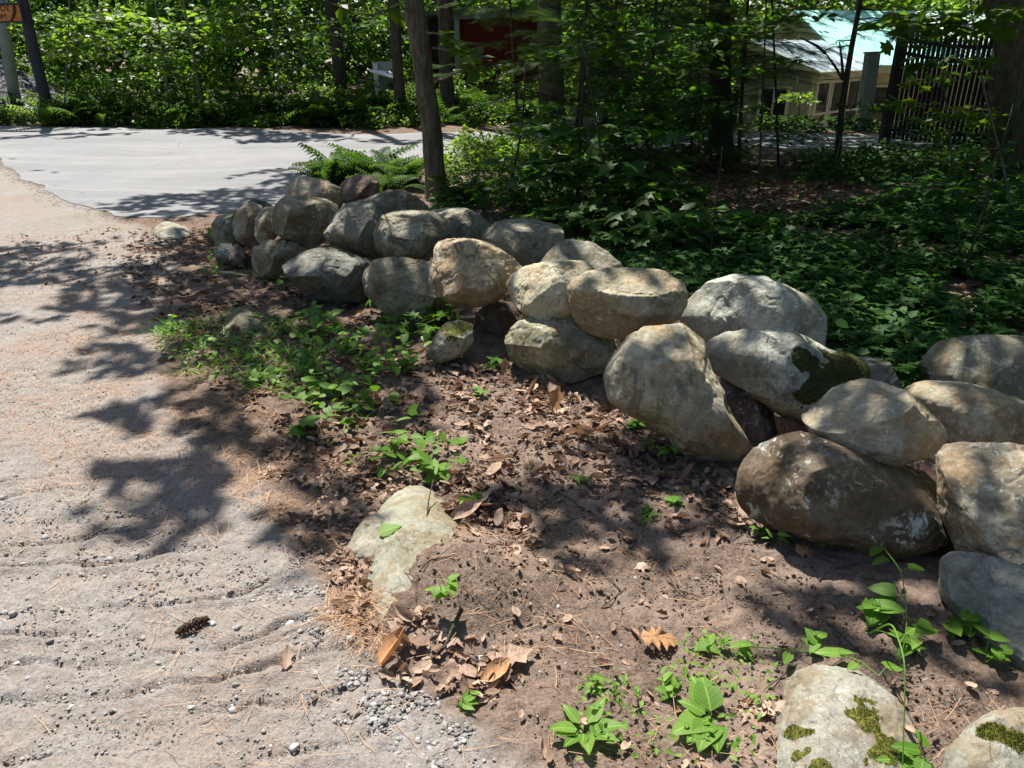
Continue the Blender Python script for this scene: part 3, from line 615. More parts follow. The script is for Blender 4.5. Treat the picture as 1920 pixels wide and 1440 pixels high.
bigtree('tree', 'black trunk just left of the slender brown tree, beside the white rack', 'tree', [(752, 215), (745, 110), (738, 0)], 18.6, .13, 12, BK2)
bigtree('tree', 'dark trunk in the shade left of the white rack', 'tree', [(641, 215), (634, 110), (620, 0)], 20.5, .17, 12, BK2)
bigtree('tree', 'grey trunk far behind the ridge of the green roof', 'tree', [(1612, 60), (1608, 0), (1606, -60)], 36, .42, 12, BK3)
bigtree('tree', 'wider brown grey trunk far behind the green roof, right of the grey one', 'tree', [(1664, 60), (1660, 0), (1658, -60)], 37, .55, 12, BK3)

# ------------------------------------------------------------------ canopy overhead: where the crowns keep the sun off
RES = .1; x0, y0 = -18., -5.; NX, NY = 560, 540
cx = x0+RES*(np.arange(NX)+.5); cy = y0+RES*(np.arange(NY)+.5); GX, GY = np.meshgrid(cx, cy); G = np.c_[GX.ravel(), GY.ravel()]
SH = SUN[:2]/SUN[2]
D = np.zeros(len(G))
def shade(val, pts, z=0., f=.15, world=False):
    global D
    poly = np.array(pts if world else gpoly(pts, z))-SH*z
    lo = poly.min(0)-f*1.1; hi = poly.max(0)+f*1.1; idx = np.where((G > lo).all(1) & (G < hi).all(1))[0]
    if len(idx) == 0: return
    m = softpoly(G[idx], poly, f); D[idx] = D[idx]*(1-m)+val*m
# woods behind the wall
shade(.965, [(3.2, .2), (2.6, 2.0), (1.7, 3.3), (1.0, 4.2), (.2, 5.2), (-1.2, 6.4), (-1.6, 7.3), (-1.0, 8.6), (.0, 9.6), (1.2, 12), (2.5, 14.2), (2.5, 16.6), (7, 17), (12, 17), (36, 17), (36, -2), (8, -4)], f=.5, world=True)
shade(.2, [(-17, 16.6), (-6, 17.2), (1.5, 16.5), (4, 20.5), (-17, 20.5)], f=.6, world=True)
shade(.48, [(-17, 20), (4.5, 20), (5, 48), (-17, 48)], f=1., world=True)
shade(.12, [(5.5, 18.5), (36, 17.5), (36, 48), (4, 48), (3.5, 30)], f=1., world=True)
shade(1., [(-8, 19.5), (-3, 19.5), (-4, 30), (-12, 30)], f=.8, world=True)
# dappled gaps in the woods
shade(.72, [(1290, 330), (1420, 345), (1430, 430), (1300, 430)]); shade(.5, [(900, 290), (1050, 290), (1060, 370), (900, 360)])
shade(.55, [(1560, 590), (1920, 560), (1920, 640), (1760, 640), (1700, 700), (1600, 660)])
shade(.35, [(1040, 225), (1130, 225), (1130, 260), (1040, 260)], f=.4)
# road
shade(.85, [(330, 244), (640, 246), (620, 262), (420, 260), (330, 254)]); shade(.95, [(1000, 250), (1500, 252), (1500, 285), (880, 285)])
shade(.62, [(205, 372), (330, 362), (450, 350), (560, 325), (620, 330), (560, 400), (330, 412), (215, 404)], f=.1)
shade(.25, [(0, 250), (560, 255), (800, 262), (560, 320), (200, 360), (0, 290)]); D[:] = D
shade(.0, [(0, 262), (560, 265), (800, 270), (540, 318), (210, 362), (0, 290)])
# drive
shade(.7, [(-200, 470), (0, 455), (300, 450), (420, 430), (560, 470), (560, 520), (300, 560), (0, 610), (-200, 640)], f=.12)
shade(.92, [(330, 470), (600, 440), (700, 540), (560, 600), (330, 560), (250, 520)], f=.1); Wd1 = 1
shade(.9, [(190, 560), (330, 540), (640, 530), (720, 640), (640, 700), (560, 740), (440, 850), (400, 990), (290, 1010), (200, 960), (210, 880), (180, 760), (290, 720), (180, 680)], f=.08)
shade(.4, [(540, 560), (700, 560), (860, 620), (860, 700), (700, 760), (520, 740), (500, 640)], f=.1)
shade(.35, [(230, 790), (340, 770), (330, 850), (240, 860)], f=.06)
shade(.38, [(440, 760), (600, 720), (760, 680), (880, 760), (880, 880), (720, 900), (600, 900), (480, 880)], f=.1)
shade(.8, [(560, 880), (660, 900), (660, 1010), (600, 1040), (540, 980)], f=.08)
shade(.35, [(840, 720), (1130, 750), (1200, 830), (1180, 900), (900, 900)], f=.1)
shade(.75, [(860, 900), (1100, 880), (1280, 960), (1420, 960), (1420, 1010), (1240, 1010), (1100, 1030), (960, 980), (860, 960)], f=.07)
shade(.9, [(1380, 900), (1430, 1010), (1560, 1050), (1560, 1100), (1640, 1180), (1760, 1300), (1920, 1400), (1920, 1000), (1700, 1000)], f=.1)
shade(.0, [(1200, 1080), (1520, 1060), (1560, 1140), (1640, 1270), (1760, 1400), (1920, 1480), (1500, 1560), (1000, 1560), (960, 1200)], f=.1)
# the stones of the wall, by the height of their lit faces
zt = .45
shade(.88, [(390, 400), (500, 340), (700, 320), (860, 360), (1070, 400), (1080, 470), (1000, 480), (900, 440), (800, 470), (790, 600), (540, 560), (470, 520)], z=zt, f=.06)
shade(.0, [(560, 333), (612, 336), (612, 358), (575, 352)], z=.75, f=.04); shade(.1, [(640, 460), (690, 470), (660, 500), (630, 495)], z=.3, f=.04)
shade(.2, [(880, 415), (912, 420), (912, 445), (885, 445)], z=.55, f=.04)
shade(.38, [(800, 440), (880, 440), (960, 480), (950, 560), (820, 560)], z=.5, f=.05)
shade(.05, [(945, 490), (1060, 500), (1125, 560), (1050, 620), (980, 600)], z=.45, f=.05)
shade(.3, [(1070, 500), (1290, 500), (1290, 600), (1150, 640), (1070, 590)], z=.55, f=.05)
shade(.42, [(1000, 445), (1160, 450), (1160, 500), (1100, 500)], z=.5, f=.05)
shade(.32, [(1290, 515), (1460, 520), (1545, 600), (1540, 640), (1350, 640), (1290, 600)], z=.6, f=.05)
shade(.42, [(1130, 620), (1330, 610), (1340, 740), (1420, 860), (1300, 870), (1130, 760)], z=.3, f=.05)
shade(.38, [(1330, 620), (1560, 620), (1540, 700), (1460, 740), (1340, 690)], z=.5, f=.05)
shade(.93, [(1560, 640), (1680, 670), (1640, 760), (1500, 800), (1460, 730)], z=.4, f=.04)
shade(.84, [(1510, 760), (1640, 700), (1920, 740), (1920, 830), (1790, 830), (1650, 880)], z=.45, f=.05)
shade(.9, [(1760, 620), (1930, 630), (1930, 740), (1790, 710)], z=.4, f=.05)
shade(.85, [(1395, 900), (1470, 810), (1780, 900), (1790, 1010), (1640, 1040), (1420, 990)], z=.3, f=.05); shade(.3, [(1400, 850), (1500, 800), (1540, 830), (1440, 880)], z=.4, f=.04)
shade(.66, [(1780, 830), (1930, 830), (1930, 1100), (1800, 1030)], z=.4, f=.05); shade(.95, [(1770, 1030), (1850, 1060), (1960, 1120), (1960, 1310), (1850, 1290)], z=.15, f=.04)
un = .5+.5*np.tanh(1.9*(fbm(G*3.3, 61, 4, .62)))
nearW = np.clip((16-G[:, 1])/4, 0, 1); un = un*nearW+(1-nearW)*(.5+.5*np.tanh(1.9*fbm(G*.9, 62, 3)))
cov = sm((D-un)/.10+.5)*(D > .02); LAI = cov*2.6; LAI[D > .97] = 2.4
farT = sm((G[:, 1]-11)/3)
la = .0085*(1-farT)+.030*farT                      # area of one leaf
cnt = rng.poisson(LAI*RES*RES/la); idx = np.repeat(np.arange(len(G)), cnt)
gp = G[idx]+rng.uniform(-RES/2, RES/2, (len(idx), 2)); hh = np.where(gp[:, 1] < 9, rng.normal(6.6, .9, len(idx)), rng.normal(8, 1.3, len(idx))).clip(4.6)
CP = np.c_[gp+SH*hh[:, None], hh]; ft = farT[idx]
TX = np.array([[t[1][4][0], t[1][4][1]] for t in TREES])
near_t = np.argmin(np.hypot(CP[:, None, 0]-TX[None, :, 0], CP[:, None, 1]-TX[None, :, 1]), 1)
LM = leaf_mat('leaf_canopy', (.045, .085, .018), (.085, .15, .03), .45, .5, .3)
T2 = (np.array([(0, 0, 0), (.45, .3, .05), (1, 0, -.08), (.45, -.3, .05)], float), np.array([(0, 2, 1), (0, 3, 2)]))
TMAP = T_star('maple')
for i, (o, Q, r, mat, _) in enumerate(TREES):
    s = np.where(near_t == i)[0]
    if not len(s): continue
    a_ = s[ft[s] < .5]; b_ = s[ft[s] >= .5]; cl = Cloud()
    if len(a_): X, Nn = frames(len(a_), .45); cl.add(T2, CP[a_], X, Nn, rng.uniform(.13, .2, len(a_)))
    if len(b_): X, Nn = frames(len(b_), .45); cl.add(T2, CP[b_], X, Nn, rng.uniform(.26, .4, len(b_)))
    cl.build('crown', LM, o)
    mb = MB(); ctr = CP[s]; dd_ = np.hypot(ctr[:, 0]-Q[0][0], ctr[:, 1]-Q[0][1]); ctr = ctr[dd_ < max(3.2, dd_.min()+1)]
    for j in range(16):
        tg = ctr[rng.integers(len(ctr))]; h0 = min(tg[2]-.8, rng.uniform(3.6, 7)); k = np.argmin(abs(Q[:, 2]-h0)); k2 = max(1, k)
        t = np.clip((h0-Q[k2-1][2])/max(Q[k2][2]-Q[k2-1][2], .1), 0, 1); st = Q[k2-1]*(1-t)+Q[k2]*t
        d = np.linalg.norm(tg-st); mid = (st+tg)/2+np.array([0, 0, .15*d]); tt = np.linspace(0, 1, 9)[:, None]
        Pp = (1-tt)**2*st+2*tt*(1-tt)*mid+tt**2*tg; Pp[1:-1] += rng.normal(0, .03*d**.5, (7, 3)); mb.tube(Pp, np.linspace(min(r*.32, .05), .008, 9), 6)
    mb.build('limbs', mat, o, smooth=True)
print('canopy leaves', len(idx))
# ------------------------------------------------------------------ house, shed, gate, sign
def wpt(p, z): return np.array([p[0], p[1], z])
wallm = flat_mat('cream_boards', (.66, .62, .42), .8, .2); wallg = flat_mat('grey_boards', (.36, .37, .31), .8, .2); trimm = flat_mat('white_trim', (.72, .72, .66), .6)
glass = N('window_glass'); glass.b.inputs['Roughness'].default_value = .05; glass.b.inputs['Base Color'].default_value = (.03, .035, .035, 1); glass = glass.m
def roofm(name, col, rough, metal=.5):
    m = N(name); v = m.obj(); n = m.noise(v, 1.2, 4); c = m.mix(m.rng(n, .35, .65), col, tuple(min(1, x*1.2+.05) for x in col)); m.b.inputs['Metallic'].default_value = metal
    return m.fin(c, rough, m.bump(n, .05, .02), .5)
teal = roofm('teal_metal_roof', (.34, .64, .58), .4, .3); blue = roofm('pale_blue_metal_roof', (.58, .66, .72), .3, .5); teal_glare = roofm('pale_glare_roof', (.62, .72, .70), .4, .3)  # last one is a paler teal: reflective glare painted into the roof colour
def slab(mb, a, b, c, d, th):
    a, b, c, d = [np.asarray(x, float) for x in (a, b, c, d)]; n = np.cross(b-a, d-a); n /= np.linalg.norm(n)
    if n[2] < 0: n = -n
    V = np.array([a, b, c, d, a-n*th, b-n*th, c-n*th, d-n*th]); mb.add(V, [[0, 1, 2, 3], [7, 6, 5, 4], [0, 4, 5, 1], [1, 5, 6, 2], [2, 6, 7, 3], [3, 7, 4, 0]])
def seams(mb, a, b, c, d, n):
    """standing seams from eave edge a-b up to ridge d-c"""
    for i in range(n+1):
        t = i/n; p = np.asarray(a)*(1-t)+np.asarray(b)*t; q = np.asarray(d)*(1-t)+np.asarray(c)*t; mb.bar(p+[0, 0, .012], q+[0, 0, .012], .03, .03)
ZB = -1.7
C0 = atY(1525, 130, 21)[:2]; d1 = np.array([-.714, .70]); d2 = np.array([.70, .714]); eh = 1.10; ph_ = 1.75; wA = 3.84; LA = 3.4
house = empty('house', (C0[0], C0[1], ZB), 'low cream house with pale blue and green metal roofs beyond the driveway', 'house')
def P2(s, t, z): q = C0+d1*s+d2*t; return np.array([q[0], q[1], z])
mb = MB()
mb.add([P2(0, 0, ZB), P2(wA, 0, ZB), P2(wA, 0, eh), P2(wA/2, 0, ph_-.04), P2(0, 0, eh), P2(0, LA, ZB), P2(wA, LA, ZB), P2(wA, LA, eh), P2(wA/2, LA, ph_-.04), P2(0, LA, eh)],
       [[0, 1, 2, 4], [2, 3, 4, 4], [1, 6, 7, 2], [0, 4, 9, 5]])
mb.build('wall', wallg, house)
mb = MB(); sl_ = (ph_-eh)/(wA/2); ov = .28
e0 = P2(-ov, -ov, eh-ov*sl_+.05); e1 = P2(-ov, LA, eh-ov*sl_+.05); r0 = P2(wA/2, -ov, ph_+.05); r1 = P2(wA/2, LA+1, ph_+.05); f0 = P2(wA+ov, -ov, eh-ov*sl_+.05); f1 = P2(wA+ov, LA, eh-ov*sl_+.05)
slab(mb, e0, e1, r1, r0, .07); slab(mb, f0, f1, r1, r0, .07); seams(mb, e0, e1, r1, r0, 8); roofA = mb.build('roof', blue, house)
mb = MB(); mb.bar(e0-[0, 0, .06], r0-[0, 0, .06], .04, .16); mb.bar(f0-[0, 0, .06], r0-[0, 0, .06], .04, .16); mb.bar(e0-[0, 0, .1], e1-[0, 0, .1], .05, .16); mb.build('fascia', wallm, house)
mb = MB(); mb.box(P2(-.03, LA/2, (ZB+eh)/2-.02), (LA, .05, eh-ZB-.1), np.c_[wpt(d2, 0), wpt(-d1, 0), [0, 0, 1]])
mb.build('side_wall', wallm, house)
def window(o, dr, nr, s0, s1, z0, z1, bars=1):
    """window on a wall: o wall point, dr along wall, nr outward"""
    o = np.asarray(o); dr = wpt(dr, 0); nr = wpt(nr, 0); R = np.c_[dr, nr, [0, 0, 1]]
    def pt(s, z, n): return np.array([o[0], o[1], 0])+dr*s+nr*n+np.array([0, 0, z])
    mb = MB(); t = .07
    mb.box(pt(s0, (z0+z1)/2, .04), (t, .06, z1-z0+t), R); mb.box(pt(s1, (z0+z1)/2, .04), (t, .06, z1-z0+t), R)
    mb.box(pt((s0+s1)/2, z0, .045), (s1-s0+t*2, .07, t), R); mb.box(pt((s0+s1)/2, z1, .045), (s1-s0+t*2, .07, t), R); mb.box(pt((s0+s1)/2, (z0+z1)/2, .038), (s1-s0-t, .05, t*.7), R)
    for k in range(1, bars+1): mb.box(pt(s0+(s1-s0)*k/(bars+1), (z0+z1)/2, .036), (t*.6, .045, z1-z0-t), R)
    f = mb.build('window', trimm, house); mb = MB(); mb.box(pt((s0+s1)/2, (z0+z1)/2, .012), (s1-s0-t, .02, z1-z0-t), R)
    g_ = mb.build('pane', glass, None, loc=None); g_.parent = f; g_.location = -np.array(house.location); return f
for s0, s1 in ((.55, 1.35), (1.9, 2.7), (3.0, 3.6)): window(P2(0, 0, 0)[:2], d1, -d2, s0, s1, -.75, .65, 1)
for t0, t1 in ((.15, .9), (1.05, 1.9), (2.05, 2.9)): window(P2(-.06, 0, 0)[:2], d2, -d1, t0, t1, -.75, .8, 0)
# main block
EA = atY(1618, 122, 24.2); EB = EA+np.array([8.5, 1.2, 0]); dB = (EB-EA)[:2]/np.linalg.norm((EB-EA)[:2]); nB = np.array([dB[1], -dB[0]])
def P3(s, t, z): q = EA[:2]+dB*s-nB*t; return np.array([q[0], q[1], z])
ze = EA[2]; zr = 2.72; LB = 8.2
mb = MB(); mb.add([P3(-.0, .5, ZB), P3(LB, .5, ZB), P3(LB, .5, ze), P3(0, .5, ze), P3(0, 7, ZB), P3(0, 7, ze), P3(LB, 7, ZB), P3(LB, 7, ze), P3(0, 3.9, zr-.1), P3(LB, 3.9, zr-.1)],
   [[0, 1, 2, 3], [0, 3, 5, 4], [1, 6, 7, 2], [3, 8, 5, 5], [2, 7, 9, 9]]); mb.build('wall', wallm, house)
mb = MB(); a_, b_, c_, d_ = P3(-.4, 0, ze), P3(LB*.42, 0, ze), P3(LB*.42, 3.9, zr), P3(-.4, 3.9, zr); slab(mb, a_, b_, c_, d_, .08); seams(mb, a_, b_, c_, d_, 8); mb.build('roof', teal, house)
mb = MB(); a2, b2, c2 = P3(LB*.42, 0, ze), P3(LB+.4, 0, ze), P3(LB*.75, 3.9, zr); slab(mb, b_, b2, c2, c_, .08); seams(mb, b_, b2, c2, c_, 8)
slab(mb, P3(-.4, 7.8, ze), P3(LB+.4, 7.8, ze), c2, d_, .08); mb.build('roof', teal_glare, house)
mb = MB(); mb.bar(P3(-.4, .03, ze-.12), P3(LB+.4, .03, ze-.12), .05, .2); mb.build('fascia', wallm, house)
for s0 in (.5, 2.3, 4.2, 6.0): window(P3(0, .5, 0)[:2], dB, nB, s0, s0+.75, -.5, .55, 0)
# grey post in front of the house
gp_ = atY(1618, 240, 17.5); mb = MB(); b0 = np.array([gp_[0], gp_[1], gz1(gp_[0], gp_[1])-.1]); tp = atY(1636, 100, 17.5)
mb.bar(b0, tp, .24, .24); mb.bar(tp, tp+(tp-b0)*.02, .28, .28); o = mb.build('post', flat_mat('grey_post_paint', (.20, .22, .22), .7), loc=b0)
tag(o, 'square grey post standing in front of the pale blue roof', 'post')

# red shed with a grey frame
shg = flat_mat('grey_green_frame', (.24, .28, .28), .6); shr = flat_mat('dark_red_boards', (.15, .015, .014), .7); shd = flat_mat('shed_opening_shade', (.03, .025, .025), .9)
a_ = atY(856, 30, 21); b_ = atY(1018, 24, 21.6); gzs = gz1(a_[0], 21); shed = empty('shed', (a_[0], a_[1], gzs), 'dark red shed with a grey frame across the road, half hidden by branches', 'shed')
zt_ = a_[2]; lft = atY(797, 30, 20.6); mb = MB()
pa = np.array([a_[0], a_[1], gzs-.1]); pb = np.array([b_[0], b_[1], gzs-.1])
mb.bar(pa, wpt(a_[:2], zt_-.08), .13, .13); mb.build('post', shg, shed)
mb = MB(); mb.bar(pb, wpt(b_[:2], b_[2]-.08), .13, .13); mb.build('post', shg, shed)
mb = MB(); mb.bar(a_+[-.1, 0, 0], b_+[.1, 0, 0], .16, .16); mb.build('header', shg, shed)
mb = MB(); yv = np.array([0, .25, 0]); q = [pa+yv, pb+yv, wpt(b_[:2], b_[2])+yv, wpt(a_[:2], zt_)+yv]; mb.add(np.array(q+[x+np.array([0, .06, 0]) for x in q]), [[0, 1, 2, 3], [7, 6, 5, 4], [0, 4, 5, 1], [1, 5, 6, 2], [2, 6, 7, 3], [3, 7, 4, 0]])
for i in range(9): t = i/8; mb.bar((pa*(1-t)+pb*t)+yv*.94, (wpt(a_[:2], zt_)*(1-t)+wpt(b_[:2], b_[2])*t)+yv*.94-[0, 0, .1], .03, .02)
mb.build('red_wall', shr, shed)
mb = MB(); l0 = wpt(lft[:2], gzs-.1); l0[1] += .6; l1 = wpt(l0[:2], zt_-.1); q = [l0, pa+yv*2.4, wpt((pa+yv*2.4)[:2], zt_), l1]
mb.add(np.array(q+[x+np.array([0, 2.2, 0]) for x in q]), [[0, 1, 2, 3], [7, 6, 5, 4], [0, 4, 5, 1], [1, 5, 6, 2], [2, 6, 7, 3], [3, 7, 4, 0]]); mb.build('opening_shade_block', shd, shed)  # solid box, its near-black colour stands for the shade in the open side
mb = MB(); slab(mb, lft+[-.2, -.1, .06], b_+[.25, -.15, .14], b_+[.25, 2.8, -.1], lft+[-.2, 2.8, -.15], .06); mb.build('roof', flat_mat('dark_shed_roof', (.09, .10, .10), .6), shed)
red = flat_mat('red_strap', (.55, .03, .05), .5); wht = flat_mat('white_strip', (.75, .76, .78), .5)
mb = MB(); mb.tube([atY(*q, 20.3) for q in ((803, 88), (806, 110), (812, 150), (818, 188), (822, 215))], [.06, .05, .04, .03, .03], 8); ro = mb.build('pole', red, loc=atY(818, 215, 20.3)); tag(ro, 'curved red pole with a white edge leaning by the slender brown tree', 'pole')
mb = MB(); mb.tube([atY(*q, 20.22) for q in ((800, 88), (801, 108), (804, 132))], [.03, .03, .02], 6); wv_ = mb.build('white_edge', wht, ro)
mb = MB(); mb.tube([atY(*q, 20.4) for q in ((845, 125), (848, 150), (852, 200), (852, 218))], [.03, .035, .04, .04], 8); tag(mb.build('pole', red, loc=atY(852, 215, 20.4)), 'thin red pole standing against the grey post of the shed', 'pole')

# white rack with a slanted tray
rk = atY(703, 200, 19.6); rz = gz1(rk[0], rk[1]); rack = empty('rack', (rk[0], rk[1], rz), 'white metal rack with a slanted tray beside the black trunk', 'rack')
q = lambda a, b, y=19.6: atY(a, b, y)
mb = MB(); mb.bar(wpt(q(708, 165)[:2], rz), q(703, 119), .10, .06); mb.build('leg', wht, rack); mb = MB(); mb.bar(wpt(q(738, 165)[:2], rz), q(740, 120), .05, .05); mb.build('leg', wht, rack)
mb = MB(); mb.bar(q(700, 118), q(742, 120), .04); mb.bar(wpt(q(712, 160, 19.8)[:2], rz+.3), q(711, 120, 19.8), .03); mb.box((q(726, 142, 19.75)+[0, .06, 0]), (.42, .02, .62)); mb.build('back_panel', flat_mat('grey_mesh_panel', (.30, .33, .33), .6), rack)
mb = MB(); slab(mb, q(693, 132, 19.2), q(738, 145, 19.2), q(740, 134, 19.8), q(706, 131, 19.8), .03); mb.build('tray', wht, rack)

# metal gate
gm_ = flat_mat('black_iron', (.012, .012, .014), .55, .4)
g0 = atY(1662, 240, 14.6); g1 = atY(1905, 265, 13.1); zg0 = gz1(g0[0], g0[1]); gate = empty('gate', (g0[0], g0[1], zg0), 'tall black iron picket gate at the end of the driveway, beside the massive trunk', 'gate')
A0 = wpt(g0[:2], 0); A1 = wpt(g1[:2], 0); H0 = atY(1678, 62, 14.6)[2]; H1 = atY(1865, 70, 13.3)[2]
mb = MB(); mb.bar(wpt(g0[:2], zg0-.1), wpt(g0[:2], H0+.02), .15, .15); mb.bar(wpt(g0[:2], H0+.02), wpt(g0[:2], H0+.08), .18, .18); mb.build('gate_post', gm_, gate)
n = 27
for i in range(n):
    t = (i+1)/n; p = A0*(1-t)+A1*t; zt2 = (H0-.05)*(1-t)+(H1)*t-.10*math.sin(PI*t); mb = MB()
    mb.bar(p+[0, 0, zg0+.10], p+[0, 0, zt2+.06], .045, .045); mb.add(np.array([p+[-.02, -.02, zt2+.06], p+[.02, -.02, zt2+.06], p+[.02, .02, zt2+.06], p+[-.02, .02, zt2+.06], p+[0, 0, zt2+.15]]), [[0, 1, 4, 4], [1, 2, 4, 4], [2, 3, 4, 4], [3, 0, 4, 4]])
    mb.build('picket', gm_, gate)
for zz, nm in ((.24, 'bottom'), (1.0, 'mid'), (1.9, 'top')):
    mb = MB(); pr = None
    for i in range(13):
        t = i/12; p = A0*(1-t)+A1*t; z_ = zg0+.26 if nm == 'bottom' else ((H0*(1-t)+H1*t-.10*math.sin(PI*t)-(.08 if nm == 'top' else .30)))
        p = p+[0, 0, z_]
        if pr is not None: mb.bar(pr, p, .05, .06)
        pr = p
    mb.build('rail', gm_, gate)

# sign on a dark pole, grey post behind, gravel pile
dkp = flat_mat('dark_weathered_pole', (.035, .038, .045), .8)
pp = [atY(a, b, 18.3) for a, b in ((98, 240), (84, 180), (62, 90), (42, 0), (22, -90))]; pp[0][2] = gz1(pp[0][0], pp[0][1])-.1
mb = MB(); mb.tube(pp, [.125, .12, .115, .11, .10], 16); po = mb.build('utility_pole', dkp, loc=pp[0], smooth=True); tag(po, 'dark leaning pole at the top left corner beside the orange sign', 'pole')
om = N('orange_board'); v = om.obj(); nn = om.noise(v, 5, 5); om = om.fin(om.mix(om.rng(nn, .35, .65), (.42, .14, .04), (.60, .24, .09)), .7, None, .2)
s0 = atY(-66, 9, 18.1); s1 = atY(36, 9, 18.1); s2 = atY(38, 40, 18.1); hh_ = s0[2]-s2[2]; zc = (s1[2]+s2[2])/2; Wd_ = s1[0]-s0[0]; sc_ = np.array([(s0[0]+s1[0])/2, 18.1, zc])
sign = empty('sign', sc_, 'orange sign with dark lettering cut by the left edge of the picture', 'sign')
mb = MB(); mb.box(sc_, (Wd_, .03, hh_)); mb.build('board', om, sign)
mb = MB()
for z_ in (hh_/2+.012, -hh_/2-.012): mb.box(sc_+[0, 0, z_], (Wd_+.06, .05, .03))
mb.box(sc_+[Wd_/2+.012, 0, 0], (.03, .05, hh_)); mb.build('frame', dkp, sign)
ink = flat_mat('sign_ink', (.08, .035, .02), .8)
def words(tx, px, py, size):
    cu = bpy.data.curves.new('lettering', 'FONT'); cu.body = tx; cu.size = size; cu.extrude = .002; cu.align_x = 'RIGHT'; t = bpy.data.objects.new('tmp', cu); C.objects.link(t); bpy.context.view_layer.update()
    me = bpy.data.meshes.new_from_object(t.evaluated_get(bpy.context.evaluated_depsgraph_get())); bpy.data.objects.remove(t); me.materials.clear(); me.materials.append(ink)
    o = bpy.data.objects.new('lettering', me); C.objects.link(o); o.rotation_euler = (PI/2, 0, 0); w_ = atY(px, py, 18.08); o.parent = sign; o.location = w_-sc_; return o
words('DE', 20, 21, .17); words('OM', 14, 36, .15)
mb = MB(); mb.tube([atY(26, 10, 18.07), atY(27, 22, 18.07), atY(25, 32, 18.07), atY(21, 39, 18.07)], [.03, .03, .025, .02], 6); mb.build('mark', ink, sign)
pg = [atY(a, b, 19.6) for a, b in ((30, 215), (18, 120), (8, 60), (-2, -40))]; pg[0][2] = gz1(pg[0][0], pg[0][1])-.1
mb = MB(); mb.tube(pg, [.13, .13, .125, .12], 14); tag(mb.build('post', flat_mat('pale_grey_post', (.22, .25, .22), .8), loc=pg[0], smooth=True), 'grey post rising behind the orange sign and the gravel pile', 'post')
gpc = atY(-45, 200, 20.4); n = 90; aa, bb = np.meshgrid(np.linspace(0, 1, n), np.linspace(0, 2*PI, 160, endpoint=False)); Rr_ = 2.5; xx = gpc[0]+np.cos(bb)*aa*Rr_*1.1; yy = gpc[1]+np.sin(bb)*aa*Rr_
PV = np.c_[xx.ravel(), yy.ravel()]; zz = gz(PV[:, 0], PV[:, 1])-.03+1.75*(1-aa.ravel())**.9*(1+.1*noise(PV*1.1, 5))+.03*fbm(PV*9, 7, 3)
i, j = np.meshgrid(np.arange(159+1), np.arange(n-1), indexing='ij'); i2 = (i+1) % 160; Fp = np.stack([i*n+j, i*n+j+1, i2*n+j+1, i2*n+j], -1).reshape(-1, 4)
gr = N('bluish_gravel'); v = gr.obj(); vc = gr.vor(v, 16, out='Color'); vd = gr.vor(v, 16); sx = gr.n('SeparateXYZ', i0=vc).outputs[0]
gr = gr.fin(gr.mix(gr.rng(vd, .25, .5), gr.mix(sx, (.10, .11, .13), (.30, .32, .36)), (.03, .03, .035)), .85, gr.bump(gr.mul(vd, -1.), 1., .05), .3)
o = mk('gravel_pile', np.c_[PV, zz], Fp, gr, None, None, True, (gpc[0], gpc[1], 0)); tag(o, 'heap of blue grey gravel under the sign at the left edge', 'gravel pile')
# ------------------------------------------------------------------ vegetation
GL = leaf_mat('leaf_green', (.05, .105, .016), (.14, .22, .03), .55, .42, .35, back=1.9)
GD = leaf_mat('leaf_dark', (.03, .085, .02), (.06, .14, .03), .42, .55, .15)
GY = leaf_mat('leaf_yellow_green', (.08, .15, .02), (.17, .26, .035), .58, .42, .35, back=1.9)
GH = leaf_mat('hemlock_needles', (.035, .075, .022), (.11, .17, .045), .42, .5, .3)
GF = leaf_mat('fern_green', (.035, .08, .018), (.085, .15, .035), .45, .6, .12)
GN = leaf_mat('weed_green', (.075, .17, .02), (.15, .28, .04), .45, .5, .2, vein=.5)
TL = T_leaf(); TL2 = T_leaf(.33, .05, .1); TFR = [T_frond(13, .35, .17), T_frond(15, .55, .15), T_frond(12, .2, .2)]; TSP = [T_spray(1), T_spray(2), T_spray(3)]
TMA = [T_star('maple', .12, 1), T_star('maple', .25, 2)]; TFI = T_star('five', .15, 3); TGB = [T_blade(.05, .5), T_blade(.035, .9), T_blade(.06, .25)]
def ok(P, road=True):
    m = ~inpoly(P[:, :2], ROAD) if road else np.ones(len(P), bool)
    return m
def clumps(n, box, zfun, rad, per, dense=1.):
    """leaf points in n clumps: box (x0,x1,y0,y1), zfun(x,y) -> (low, high)"""
    c = np.c_[rng.uniform(box[0], box[1], n), rng.uniform(box[2], box[3], n)]; lo, hi = zfun(c[:, 0], c[:, 1]); z = lo+(hi-lo)*rng.random(n)
    r = rad*rng.uniform(.6, 1.3, n); k = np.repeat(np.arange(n), per); d = rng.normal(0, 1, (len(k), 3)); d /= np.linalg.norm(d, axis=1)[:, None]
    d *= (rng.random(len(k))**.45)[:, None]; d[:, 2] *= .6; P = np.c_[c, z][k]+d*r[k][:, None]; P[:, 2] = np.maximum(P[:, 2], gz(P[:, 0], P[:, 1])+.03); return P

